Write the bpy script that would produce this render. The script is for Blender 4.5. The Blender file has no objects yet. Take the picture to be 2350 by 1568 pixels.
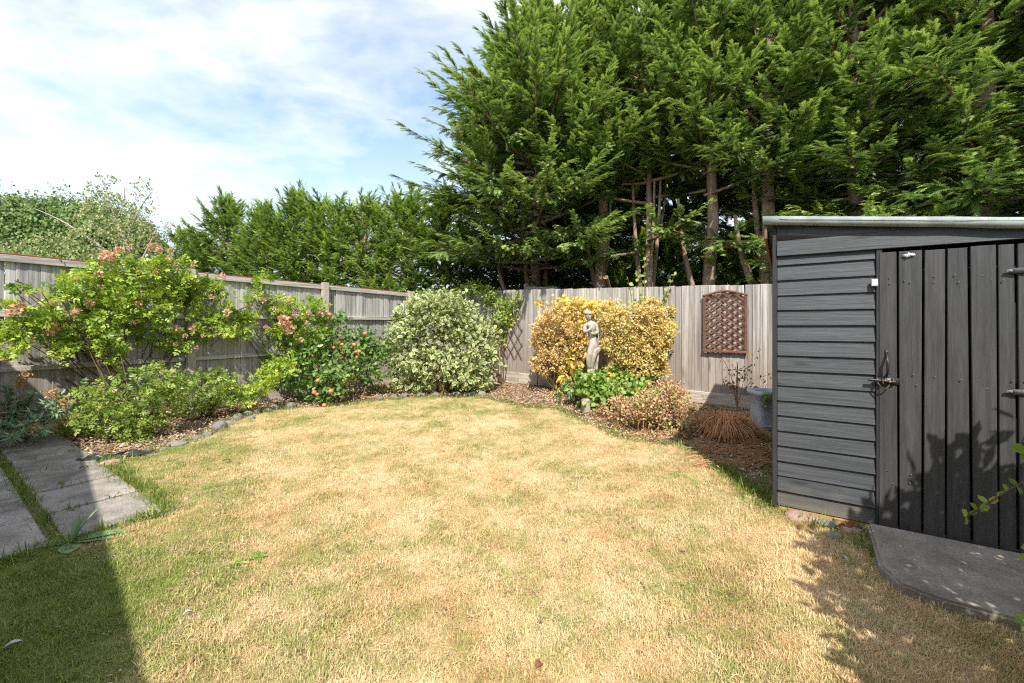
import bpy, bmesh, math
import numpy as np
from mathutils import Vector, Matrix, Euler
rng = np.random.default_rng(11)
sc = bpy.context.scene
COL = sc.collection
R = math.radians

# ------------------------------------------------------------------ camera, sky, sun, exposure
CX, HY, F, H = 1174.5, 738.0, 960.0, 1.35          # picture centre, eye level, focal length (pixels of a 2349 px wide print), eye height
cam = bpy.data.objects.new('camera', bpy.data.cameras.new('camera'))
COL.objects.link(cam)
cam.location = (0, 0, H)
cam.rotation_euler = (R(90), 0, 0)
cam.data.sensor_width = 36
cam.data.lens = F / 2349 * 36
cam.data.shift_y = -46 / 2349
cam.data.clip_end = 800
sc.camera = cam

SUN_EL = 50
sun = bpy.data.objects.new('sun', bpy.data.lights.new('sun', 'SUN'))
COL.objects.link(sun)
sun.data.energy = 2.8
sun.data.angle = R(0.6)
sun.data.color = (1.0, 0.95, 0.86)
sun.rotation_euler = (R(90 - SUN_EL), 0, 0)

world = bpy.data.worlds.new("World")
sc.world = world
world.use_nodes = True
wn = world.node_tree
wn.nodes.clear()


def nd(nt, typ, inp=None, **attr):
    n = nt.nodes.new(typ)
    for k, v in attr.items():
        setattr(n, k, v)
    for k, v in (inp or {}).items():
        s = n.inputs[k]
        if isinstance(v, bpy.types.NodeSocket):
            nt.links.new(v, s)
        else:
            s.default_value = v
    return n


def ramp(nt, fac, stops, interp='LINEAR'):
    n = nt.nodes.new('ShaderNodeValToRGB')
    n.color_ramp.interpolation = interp
    el = n.color_ramp.elements
    while len(el) < len(stops):
        el.new(0.5)
    for e, (p, c) in zip(el, stops):
        e.position = p
        e.color = (*c, 1) if len(c) == 3 else c
    nt.links.new(fac, n.inputs[0])
    return n.outputs[0]


def mix(nt, fac, a, b, mode='MIX'):
    n = nt.nodes.new('ShaderNodeMix')
    n.data_type = 'RGBA'
    n.blend_type = mode
    for k, v in ((0, fac), (6, a), (7, b)):
        if isinstance(v, bpy.types.NodeSocket):
            nt.links.new(v, n.inputs[k])
        else:
            n.inputs[k].default_value = v if k == 0 else (*v, 1)
    return n.outputs[2]


def mth(nt, op, a, b=0.0, clamp=False):
    n = nt.nodes.new('ShaderNodeMath')
    n.operation = op
    n.use_clamp = clamp
    for k, v in ((0, a), (1, b)):
        if isinstance(v, bpy.types.NodeSocket):
            nt.links.new(v, n.inputs[k])
        else:
            n.inputs[k].default_value = v
    return n.outputs[0]


def S(r, g, b, k=1.0):
    """sRGB 0-255 -> linear, times k"""
    def f(c):
        c /= 255
        return k * (c / 12.92 if c <= 0.04045 else ((c + 0.055) / 1.055) ** 2.4)
    return (f(r), f(g), f(b))


sky = nd(wn, 'ShaderNodeTexSky', sky_type='NISHITA', sun_disc=False, sun_elevation=R(SUN_EL), sun_rotation=R(180),
         air_density=1.0, dust_density=0.6, ozone_density=1.5)
tc = nd(wn, 'ShaderNodeTexCoord')
sx = nd(wn, 'ShaderNodeSeparateXYZ', {0: tc.outputs['Generated']})
zz = mth(wn, 'ADD', mth(wn, 'MAXIMUM', sx.outputs[2], 0.0), 0.22)
cv = nd(wn, 'ShaderNodeCombineXYZ', {0: mth(wn, 'DIVIDE', sx.outputs[0], zz), 1: mth(wn, 'MULTIPLY', mth(wn, 'DIVIDE', sx.outputs[1], zz), 1.25), 2: 6.8})
cn1 = nd(wn, 'ShaderNodeTexNoise', {'Vector': cv.outputs[0], 'Scale': 1.15, 'Detail': 9.0, 'Roughness': 0.6, 'Distortion': 0.25})
cn2 = nd(wn, 'ShaderNodeTexNoise', {'Vector': cv.outputs[0], 'Scale': 3.2, 'Detail': 6.0, 'Roughness': 0.55, 'Distortion': 0.4})
cl = mth(wn, 'ADD', mth(wn, 'MULTIPLY', cn1.outputs[0], 0.72), mth(wn, 'MULTIPLY', cn2.outputs[0], 0.28))
cmask = ramp(wn, cl, [(0.39, (0.16,) * 3), (0.49, (0.52,) * 3), (0.58, (0.98,) * 3)])
hz = ramp(wn, sx.outputs[2], [(0.0, (0.8,) * 3), (0.18, (0.5,) * 3), (0.42, (0.0,) * 3)])      # low sky is paler
blue = mix(wn, 1.0, sky.outputs[0], (.64, .72, .83), 'MULTIPLY')
skyc = mix(wn, cmask, mix(wn, hz, blue, (2.25, 2.55, 3.0)), (3.2, 3.26, 3.36))
bg = nd(wn, 'ShaderNodeBackground', {'Color': skyc, 'Strength': 0.15})
wo = nd(wn, 'ShaderNodeOutputWorld', {'Surface': bg.outputs[0]})

sc.view_settings.view_transform = 'Standard'
sc.view_settings.look = 'None'
sc.view_settings.exposure = 1.42
sc.view_settings.gamma = 1
sc.view_settings.use_curve_mapping = False
sc.render.engine = 'CYCLES'
sc.cycles.max_bounces = 6
sc.cycles.transparent_max_bounces = 4
sc.cycles.use_denoising = False
sc.cycles.filter_width = 1.2


# ------------------------------------------------------------------ geometry helpers
def G(x, y, z=0.0):
    """ground point (height z) seen at print position x, y"""
    d = F * (H - z) / (y - HY)
    return np.array([(x - CX) / F * d, d, z])


def D(x, y, d):
    """point seen at print position x, y at depth d"""
    return np.array([(x - CX) / F * d, d, H - (y - HY) / F * d])


class MB:
    """collects quads, then links them as one mesh object"""
    def __init__(self):
        self.V, self.Q, self.r, self.e, self.m, self.n = [], [], [], [], [], 0

    def add(self, V, Q, r=0.5, e=0.0, m=0):
        V = np.asarray(V, float).reshape(-1, 3)
        Q = np.asarray(Q, int).reshape(-1, 4)
        self.V.append(V)
        self.Q.append(Q + self.n)
        self.r.append(np.broadcast_to(np.asarray(r, float), (len(V),)))
        self.e.append(np.broadcast_to(np.asarray(e, float), (len(V),)))
        self.m.append(np.full(len(Q), m))
        self.n += len(V)
        return self

    def box(self, c, s, rot=None, m=0, r=0.5):
        v = np.array([[x, y, z] for x in (-.5, .5) for y in (-.5, .5) for z in (-.5, .5)]) * np.asarray(s, float)
        if rot is not None:
            v = v @ np.array(Euler(rot).to_matrix()).T
        q = [[0, 1, 3, 2], [4, 6, 7, 5], [0, 4, 5, 1], [2, 3, 7, 6], [0, 2, 6, 4], [1, 5, 7, 3]]
        return self.add(v + np.asarray(c, float), q, r=r, m=m)

    def tube(self, P, rad, k=5, m=0, r=0.5):
        P = np.asarray(P, float)
        n = len(P)
        rad = np.broadcast_to(np.asarray(rad, float), (n,))
        T = np.gradient(P, axis=0)
        T /= np.linalg.norm(T, axis=1)[:, None] + 1e-9
        ref = np.array([0.31, 0.2, 0.93]) if abs(T[0, 2]) < .8 else np.array([0.9, 0.4, 0.1])
        A = np.cross(T, ref)
        A /= np.linalg.norm(A, axis=1)[:, None] + 1e-9
        B = np.cross(T, A)
        a = np.linspace(0, 2 * np.pi, k, endpoint=False)
        V = P[:, None] + rad[:, None, None] * (np.cos(a)[None, :, None] * A[:, None] + np.sin(a)[None, :, None] * B[:, None])
        i = np.arange(n - 1)[:, None] * k
        j = np.arange(k)[None]
        jn = (j + 1) % k
        Q = np.stack([i + j, i + jn, i + k + jn, i + k + j], -1).reshape(-1, 4)
        self.add(V.reshape(-1, 3), Q, r=r, m=m)
        for s, o in ((0, 1), (n - 1, -1)):               # end caps as a fan of quads
            base = self.n
            ring = V[s]
            V2 = np.vstack([ring, P[s] + 0 * T[s]])
            q = [[k, (t + 1) % k, t, t] if False else [k, t, (t + 1) % k, k] for t in range(k)]
            q = [[t, (t + 1) % k, (t + 2) % k, k] for t in range(0, k - 1, 2)]
            self.add(V2, q, r=r, m=m)
        return self

    def build(self, name, mats, parent=None, loc=None, smooth=False, world=True):
        if not isinstance(mats, (list, tuple)):
            mats = [mats]
        V = np.vstack(self.V)
        Q = np.vstack(self.Q)
        if parent is not None and world:
            V = V - np.array(parent.location)
        if loc is not None:
            V = V - np.asarray(loc, float)
        me = bpy.data.meshes.new(name)
        me.vertices.add(len(V))
        me.vertices.foreach_set('co', V.astype(np.float32).ravel())
        keep = np.ones(Q.shape, bool)
        keep[:, 3] = Q[:, 3] != Q[:, 2]                  # a repeated last corner is a triangle
        idx = Q[keep]
        cnt = keep.sum(1)
        me.loops.add(len(idx))
        me.loops.foreach_set('vertex_index', idx.astype(np.int32))
        me.polygons.add(len(Q))
        me.polygons.foreach_set('loop_start', np.concatenate([[0], np.cumsum(cnt)[:-1]]).astype(np.int32))
        me.polygons.foreach_set('material_index', np.concatenate(self.m).astype(np.int32))
        if smooth:
            me.polygons.foreach_set('use_smooth', np.ones(len(Q), bool))
        for nm, dat in (('rnd', self.r), ('edge', self.e)):
            a = me.attributes.new(nm, 'FLOAT', 'POINT')
            a.data.foreach_set('value', np.concatenate(dat).astype(np.float32))
        me.update()
        me.validate()
        for m in mats:
            me.materials.append(m)
        o = bpy.data.objects.new(name, me)
        COL.objects.link(o)
        if parent is not None:
            o.parent = parent
        if loc is not None:
            o.location = loc if parent is None or not world else np.asarray(loc, float)
        return o


def thing(name, label, cat, loc=(0, 0, 0), rz=0.0, group=None):
    o = bpy.data.objects.new(name, None)
    o.empty_display_size = 0.1
    COL.objects.link(o)
    o.location = loc
    o.rotation_euler = (0, 0, rz)
    o['label'] = label
    o['category'] = cat
    if group:
        o['group'] = group
    return o


def tag(o, label=None, cat=None, group=None, kind=None):
    for k, v in (('label', label), ('category', cat), ('group', group), ('kind', kind)):
        if v:
            o[k] = v
    return o


def part(name, me, parent, loc=(0, 0, 0), rot=(0, 0, 0), scale=(1, 1, 1)):
    o = bpy.data.objects.new(name, me)
    COL.objects.link(o)
    o.parent = parent
    o.location = loc
    o.rotation_euler = rot
    o.scale = scale
    return o


def bevel_box(name, size, mat, bev=0.003, origin=(0, 0, 0), taper=0.0, seg=1):
    """mesh data of a box, its edges rounded off; origin moves the box; taper thins the -x edge (feather edge board)"""
    bm = bmesh.new()
    bmesh.ops.create_cube(bm, size=1)
    for v in bm.verts:
        t = 1.0 - taper if v.co.x < 0 else 1.0
        v.co = Vector((v.co.x * size[0], v.co.y * size[1] * t, v.co.z * size[2]))
    if bev:
        bmesh.ops.bevel(bm, geom=bm.edges[:], offset=bev, segments=seg, affect='EDGES')
    for v in bm.verts:
        v.co += Vector(origin)
    me = bpy.data.meshes.new(name)
    bm.to_mesh(me)
    bm.free()
    me.materials.append(mat)
    return me


def poly_sheet(name, pts, z, mat, thick=0.0):
    bm = bmesh.new()
    f = bm.faces.new([bm.verts.new((p[0], p[1], z)) for p in pts])
    if f.normal.z < 0:
        f.normal_flip()
    bmesh.ops.triangulate(bm, faces=bm.faces[:])
    me = bpy.data.meshes.new(name)
    bm.to_mesh(me)
    bm.free()
    me.materials.append(mat)
    o = bpy.data.objects.new(name, me)
    COL.objects.link(o)
    o['kind'] = 'structure'
    return o


# ------------------------------------------------------------------ materials
def new_mat(name):
    m = bpy.data.materials.new(name)
    m.use_nodes = True
    nt = m.node_tree
    return m, nt, nt.nodes['Principled BSDF']


def mottle(name, cols, scale=4.0, stretch=(1, 1, 1), rough=0.85, bump=0.3, detail=8.0, fine=60.0, finek=0.35, rand=0.12,
           coord='Object', dist=0.012, spots=None, low=None, spec=0.3, metal=0.0, knots=None):
    """colour from two sizes of noise, with relief. stretch elongates it (wood grain); low = (height, colour) tints the foot of the thing;
    spots = (scale, threshold, colour)"""
    m, nt, b = new_mat(name)
    tc = nd(nt, 'ShaderNodeTexCoord')
    geo = nd(nt, 'ShaderNodeNewGeometry')
    oi = nd(nt, 'ShaderNodeObjectInfo')
    src = tc.outputs['Object'] if coord == 'Object' else geo.outputs['Position']
    off = nd(nt, 'ShaderNodeVectorMath', {0: src, 1: nd(nt, 'ShaderNodeCombineXYZ', {0: mth(nt, 'MULTIPLY', oi.outputs['Random'], 31.0), 1: mth(nt, 'MULTIPLY', oi.outputs['Random'], 17.0), 2: mth(nt, 'MULTIPLY', oi.outputs['Random'], 53.0)}).outputs[0]}, operation='ADD').outputs[0]
    st = nd(nt, 'ShaderNodeVectorMath', {0: off, 1: stretch}, operation='MULTIPLY').outputs[0]
    n1 = nd(nt, 'ShaderNodeTexNoise', {'Vector': st, 'Scale': scale, 'Detail': detail, 'Roughness': 0.62, 'Distortion': 0.3})
    n2 = nd(nt, 'ShaderNodeTexNoise', {'Vector': st, 'Scale': fine, 'Detail': 4.0, 'Roughness': 0.7})
    k = len(cols)
    c = ramp(nt, n1.outputs[0], [(0.28 + 0.44 * i / max(k - 1, 1), cc) for i, cc in enumerate(cols)])
    fk = ramp(nt, n2.outputs[0], [(0.25, (1 - finek,) * 3), (0.75, (1 + finek * .6,) * 3)])
    c = mix(nt, 1.0, c, fk, 'MULTIPLY')
    rv = mth(nt, 'ADD', mth(nt, 'MULTIPLY', oi.outputs['Random'], 2 * rand), 1 - rand)
    c = mix(nt, 1.0, c, nd(nt, 'ShaderNodeCombineXYZ', {0: rv, 1: rv, 2: rv}).outputs[0], 'MULTIPLY')
    if knots:
        vo = nd(nt, 'ShaderNodeTexVoronoi', {'Vector': nd(nt, 'ShaderNodeVectorMath', {0: off, 1: knots}, operation='MULTIPLY').outputs[0], 'Scale': 1.0})
        c = mix(nt, ramp(nt, vo.outputs['Distance'], [(0.04, (0.8,) * 3), (0.13, (0.0,) * 3)]), c, tuple(x * 0.35 for x in cols[0]))
    if spots:
        ns = nd(nt, 'ShaderNodeTexNoise', {'Vector': off, 'Scale': spots[0], 'Detail': 3.0, 'Roughness': 0.6})
        c = mix(nt, ramp(nt, ns.outputs[0], [(spots[1], (0,) * 3), (spots[1] + .05, (1,) * 3)]), c, spots[2])
    if low:
        pz = nd(nt, 'ShaderNodeSeparateXYZ', {0: geo.outputs['Position']}).outputs[2]
        nz = nd(nt, 'ShaderNodeTexNoise', {'Vector': off, 'Scale': 5.0, 'Detail': 4.0})
        h = mth(nt, 'DIVIDE', mth(nt, 'ADD', pz, mth(nt, 'MULTIPLY', mth(nt, 'SUBTRACT', nz.outputs[0], 0.5), low[0] * 1.2)), low[0])
        c = mix(nt, ramp(nt, h, [(0.15, (low[2],) * 3), (1.0, (0,) * 3)]), c, mix(nt, 1.0, fk, low[1], 'MULTIPLY'))
    nt.links.new(c, b.inputs['Base Color'])
    b.inputs['Roughness'].default_value = rough
    b.inputs['Specular IOR Level'].default_value = spec
    b.inputs['Metallic'].default_value = metal
    hsum = mth(nt, 'ADD', n1.outputs[0], mth(nt, 'MULTIPLY', n2.outputs[0], 0.6))
    bp = nd(nt, 'ShaderNodeBump', {'Height': hsum, 'Strength': bump, 'Distance': dist})
    nt.links.new(bp.outputs[0], b.inputs['Normal'])
    return m


def leaf_mat(name, stops, rough=0.45, transl=0.3, edge=None, spec=0.35, objrand=0.0):
    """leaf colour picked per leaf (attribute rnd); edge = (threshold, colour) paints the leaf margin; light shines through a little"""
    m, nt, b = new_mat(name)
    at = nd(nt, 'ShaderNodeAttribute', attribute_name='rnd')
    fac = at.outputs['Fac']
    if objrand:
        oi = nd(nt, 'ShaderNodeObjectInfo')
        fac = mth(nt, 'ADD', fac, mth(nt, 'MULTIPLY', mth(nt, 'SUBTRACT', oi.outputs['Random'], 0.5), objrand))
    c = ramp(nt, fac, stops)
    if edge:
        ae = nd(nt, 'ShaderNodeAttribute', attribute_name='edge')
        c = mix(nt, ramp(nt, ae.outputs['Fac'], [(edge[0], (0,) * 3), (edge[0] + .08, (1,) * 3)]), c, edge[1])
    nt.links.new(c, b.inputs['Base Color'])
    b.inputs['Roughness'].default_value = rough
    b.inputs['Specular IOR Level'].default_value = spec
    tr = nd(nt, 'ShaderNodeBsdfTranslucent', {'Color': mix(nt, 1.0, c, (1.12, 1.1, 0.7), 'MULTIPLY')})
    ms = nd(nt, 'ShaderNodeMixShader', {0: transl, 1: b.outputs[0], 2: tr.outputs[0]})
    nt.links.new(ms.outputs[0], nt.nodes['Material Output'].inputs[0])
    return m


WOOD_GREY = mottle('weathered_fence_wood', [S(116, 112, 108), S(178, 174, 169), S(212, 209, 205)], scale=1.0, stretch=(34, 34, 1.4), fine=5.0, finek=.4, bump=.5,
                   rand=.24, low=(1.4, S(138, 124, 110), .6), knots=(6, 6, 1.3), rough=.9, dist=.006)
WOOD_BACK = mottle('weathered_back_fence_wood', [S(108, 102, 96), S(164, 158, 151), S(198, 194, 188)], scale=1.0, stretch=(30, 30, 1.2), fine=5.0, finek=.4, bump=.5,
                   rand=.26, low=(1.3, S(146, 128, 112), .6), knots=(6, 6, 1.6), rough=.9, dist=.006)
RAIL_WOOD = mottle('weathered_rail_wood', [S(128, 121, 113), S(178, 172, 164), S(208, 204, 197)], scale=1.0, stretch=(1.6, 30, 30), fine=5.0, bump=.4, rough=.9, dist=.005)
BOARD_WOOD = mottle('gravel_board_wood', [S(140, 128, 114), S(186, 176, 161), S(210, 202, 188)], scale=1.0, stretch=(1.4, 26, 26), fine=5.0, bump=.4, rough=.9, dist=.005)
RUSTY = mottle('rust_brown_capping', [S(104, 62, 44), S(140, 88, 62)], scale=3, stretch=(1, 20, 20), rough=.85)
CONCRETE_POST = mottle('concrete_post', [S(140, 132, 120), S(176, 168, 156), S(196, 190, 180)], scale=9, fine=120, bump=.25, rough=.92)
SHED_BOARD = mottle('grey_painted_cladding', [S(55, 59, 63), S(68, 72, 76), S(80, 84, 87)], scale=1.0, stretch=(2.6, 30, 60), fine=3.5, finek=.22, bump=.5, rand=.06,
                    rough=.55, dist=.006, knots=(1.8, 1, 7), spec=.4, low=(.2, S(132, 124, 108), .55))
SHED_DOOR = mottle('dark_painted_plank', [S(54, 54, 55), S(66, 66, 67), S(80, 80, 81)], scale=1.0, stretch=(34, 34, 2.0), fine=3.5, finek=.28, bump=.8, rand=.08, rough=.55,
                   dist=.005, knots=(7, 1, 1.5), spec=.4, low=(.35, S(84, 76, 68), .4))
SHED_TRIM = mottle('dark_painted_trim', [S(50, 50, 52), S(64, 64, 66)], scale=1.0, stretch=(30, 30, 2), fine=4, bump=.4, rough=.6)
SHED_DARK = mottle('shed_gap_shade', [S(24, 23, 22), S(34, 32, 30)], scale=5, rough=.9)  # near-black: the shade in the plank gaps is put into this colour
FELT = mottle('mineral_roof_felt', [S(112, 124, 118), S(138, 147, 142), S(160, 167, 163)], scale=7, fine=260, finek=.45, bump=.5, rough=.95, dist=.004)
RAW_TIMBER = mottle('bare_brown_timber', [S(112, 86, 60), S(150, 118, 84)], scale=1, stretch=(2, 30, 30), fine=4, rough=.85)
SAND_TIMBER = mottle('tan_timber_bearer', [S(150, 118, 74), S(190, 156, 104)], scale=2, stretch=(1.5, 12, 12), fine=8, rough=.9)
BLACK_METAL = mottle('black_iron', [S(26, 25, 25), S(50, 46, 44)], scale=20, rough=.42, bump=.15, spec=.5)
GREY_METAL = mottle('painted_hinge_steel', [S(86, 88, 90), S(112, 114, 116)], scale=20, rough=.5, bump=.2, spec=.5)
BRASS = mottle('brass_bolt', [S(120, 92, 50), S(170, 140, 84)], scale=30, rough=.4, metal=.7, bump=.1)
WHITE_PLASTIC = mottle('white_plastic', [S(196, 200, 200), S(214, 218, 218)], scale=10, rough=.5, bump=.05, finek=.06)
WHITE_PAINT = mottle('white_paint_smear', [S(200, 202, 204), S(230, 230, 232)], scale=30, rough=.6, bump=.2)
PAVING = mottle('weathered_paving_concrete', [S(108, 103, 95), S(156, 149, 139), S(184, 177, 165)], scale=3.6, fine=110, finek=.8, bump=.6, rough=.92, rand=.07, dist=.004,
                spots=(52, .69, S(196, 194, 186)))
SLAB = mottle('lichened_concrete', [S(116, 106, 94), S(150, 140, 126), S(172, 162, 150)], scale=5, fine=140, finek=.6, bump=.7, rough=.95, dist=.004, spots=(13, .68, S(205, 205, 198)))
STONE = mottle('grey_stone', [S(98, 94, 90), S(130, 126, 121), S(160, 156, 150)], scale=8, fine=60, rough=.8, rand=.22)
PINK_STONE = mottle('pinkish_stone', [S(150, 118, 104), S(186, 156, 140)], scale=8, fine=60, rough=.85, rand=.15)
STATUE = mottle('statue_stone', [S(134, 126, 113), S(172, 164, 151), S(196, 189, 178)], scale=6, fine=50, finek=.15, rough=.85, bump=.25, spots=(9, .57, S(132, 118, 100)), rand=0)
RED_WOOD = mottle('red_brown_trellis_stain', [S(92, 62, 50), S(118, 82, 66), S(136, 100, 82)], scale=3, stretch=(6, 6, 6), fine=30, rough=.75, rand=.12)
ROD_WOOD = mottle('brown_trellis_rod', [S(104, 78, 66), S(138, 108, 92)], scale=8, rough=.85)
BIN = mottle('blue_grey_plastic', [S(176, 180, 188), S(194, 198, 204)], scale=5, fine=20, finek=.1, rough=.55, bump=.05)
SOIL = mottle('dry_soil', [S(98, 82, 66), S(140, 120, 96), S(172, 152, 126)], scale=2.4, fine=70, finek=.55, bump=1.0, rough=1, coord='Position', rand=0, dist=.02)
FAR_SOIL = mottle('shaded_ground', [S(58, 50, 38), S(84, 74, 52)], scale=1.2, fine=12, bump=.5, rough=1, coord='Position', rand=0)
BARK = mottle('conifer_bark', [S(120, 98, 80), S(168, 144, 122), S(196, 174, 152)], scale=1.6, stretch=(7, 7, 1.2), fine=14, finek=.5, bump=1.0, rough=.95, rand=.1, dist=.03)
BIRCH_BARK = mottle('pale_birch_bark', [S(150, 136, 124), S(190, 178, 166)], scale=3, stretch=(3, 3, 1), fine=20, rough=.9)
STEM = mottle('woody_stem', [S(86, 68, 48), S(122, 100, 70)], scale=12, rough=.85)
GREEN_STEM = mottle('green_stem', [S(104, 116, 50), S(136, 140, 70)], scale=12, rough=.7)
DEAD_STEM = mottle('dead_dry_stem', [S(124, 96, 66), S(166, 136, 98)], scale=12, rough=.9)
PLASTIC_SHEET = mottle('black_polythene', [S(34, 35, 38), S(58, 60, 64)], scale=14, rough=.3, bump=.4, spec=.5)
RED_PLASTIC = mottle('red_plastic', [S(196, 78, 58), S(214, 96, 74)], scale=6, rough=.5, bump=.05, finek=.08)
HOUSE_BRICK, _nt, _b = new_mat('buff_house_brick')
_tc = nd(_nt, 'ShaderNodeTexCoord')
_br = nd(_nt, 'ShaderNodeTexBrick', {'Vector': nd(_nt, 'ShaderNodeMapping', {'Vector': _tc.outputs['Object'], 'Rotation': (R(90), 0, 0)}).outputs[0], 'Color1': (*S(170, 136, 104), 1), 'Color2': (*S(148, 112, 84), 1), 'Mortar': (*S(176, 168, 156), 1), 'Scale': 4.4})
_nt.links.new(_br.outputs[0], _b.inputs['Base Color'])
_b.inputs['Roughness'].default_value = .9
ROOF_TILE = mottle('brown_roof_tile', [S(92, 66, 54), S(120, 88, 72)], scale=6, rough=.9)
GLASS_DARK = mottle('window_glass', [S(40, 46, 50), S(54, 60, 66)], scale=1, rough=.08, bump=0, finek=.02, spec=.6)

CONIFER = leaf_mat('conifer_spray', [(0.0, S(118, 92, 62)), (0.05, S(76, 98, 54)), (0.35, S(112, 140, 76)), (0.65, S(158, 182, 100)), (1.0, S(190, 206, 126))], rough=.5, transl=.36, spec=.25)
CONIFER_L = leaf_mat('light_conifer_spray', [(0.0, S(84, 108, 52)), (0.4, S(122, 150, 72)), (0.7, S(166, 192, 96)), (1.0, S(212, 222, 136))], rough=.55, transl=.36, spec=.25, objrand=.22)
BIRCH = leaf_mat('weeping_tree_leaf', [(0.0, S(78, 104, 54)), (0.5, S(112, 138, 76)), (1.0, S(150, 170, 104))], rough=.5, transl=.3)
BIRCH_Y = leaf_mat('birch_leaf', [(0.0, S(116, 126, 76)), (0.5, S(150, 158, 102)), (1.0, S(180, 180, 128))], rough=.5, transl=.3)
SYCA = leaf_mat('yellowing_leaf', [(0.0, S(150, 160, 50)), (0.5, S(186, 184, 60)), (1.0, S(206, 190, 84))], transl=.45)
ROSE = leaf_mat('rose_leaf', [(0.0, S(80, 108, 36)), (0.4, S(124, 154, 54)), (0.75, S(164, 188, 68)), (1.0, S(200, 210, 100))], rough=.38, transl=.38)
ROSE_LOW = leaf_mat('low_rose_leaf', [(0.0, S(84, 110, 44)), (0.45, S(130, 156, 68)), (0.8, S(166, 186, 92)), (1.0, S(190, 172, 110))], rough=.38, transl=.35)
APPLE_LEAF = leaf_mat('apple_leaf', [(0.0, S(64, 94, 42)), (0.5, S(100, 134, 62)), (1.0, S(150, 174, 92))], rough=.38, transl=.3)
VARIE = leaf_mat('variegated_leaf', [(0.0, S(98, 122, 68)), (0.5, S(130, 152, 88)), (0.85, S(160, 174, 108)), (1.0, S(200, 200, 150))], rough=.4, transl=.3, edge=(.55, S(196, 200, 150)))
GOLD = leaf_mat('golden_leaf', [(0.0, S(192, 160, 96)), (0.35, S(222, 200, 132)), (0.7, S(234, 220, 160)), (1.0, S(202, 204, 118))], rough=.5, transl=.38)
GOLD_O = leaf_mat('scorched_golden_leaf', [(0.0, S(196, 162, 108)), (0.4, S(226, 200, 142)), (0.8, S(236, 216, 162)), (1.0, S(214, 208, 130))], rough=.5, transl=.38)
YELLOW = leaf_mat('yellow_leaf', [(0.0, S(204, 180, 84)), (0.5, S(228, 208, 108)), (1.0, S(224, 216, 140))], rough=.45, transl=.42)
GREEN = leaf_mat('bright_green_leaf', [(0.0, S(92, 124, 50)), (0.5, S(134, 164, 72)), (1.0, S(184, 200, 112))], rough=.42, transl=.4)
PINKISH = leaf_mat('faded_pinkish_leaf', [(0.0, S(158, 116, 88)), (0.4, S(206, 160, 126)), (0.62, S(220, 186, 148)), (0.70, S(146, 150, 90)), (1.0, S(180, 184, 118))], rough=.7, transl=.25)
SPURGE = leaf_mat('blue_green_spurge_leaf', [(0.0, S(96, 126, 98)), (0.6, S(140, 168, 130)), (1.0, S(186, 200, 148))], rough=.5, transl=.25)
DRY_BLADE = leaf_mat('dry_brown_blade', [(0.0, S(160, 108, 70)), (0.5, S(212, 156, 110)), (1.0, S(234, 194, 150))], rough=.7, transl=.2)
DEADLEAF = leaf_mat('dead_brown_leaf', [(0.0, S(92, 60, 38)), (0.6, S(146, 104, 66)), (1.0, S(176, 134, 92))], rough=.8, transl=.2)
FLOWER = leaf_mat('faded_pink_petal', [(0.0, S(194, 140, 108)), (0.5, S(222, 180, 154)), (0.85, S(230, 192, 174)), (1.0, S(224, 164, 168))], rough=.7, transl=.3)
SEEDHEAD = leaf_mat('dry_peach_seedhead', [(0.0, S(176, 130, 84)), (1.0, S(220, 182, 134))], rough=.8, transl=.25)
WEED = leaf_mat('grey_green_weed_leaf', [(0.0, S(110, 140, 96)), (1.0, S(150, 176, 124))], rough=.55, transl=.3)
CHIP = leaf_mat('bark_chip', [(0.0, S(104, 84, 64)), (0.5, S(158, 130, 100)), (0.8, S(196, 166, 132)), (1.0, S(208, 188, 160))], rough=.9, transl=.0, objrand=.9)
APPLE_SKIN = mottle('apple_skin', [S(196, 158, 92), S(200, 130, 84), S(184, 92, 72)], scale=5, fine=40, finek=.1, rough=.35, bump=.03, rand=.1)


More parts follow.
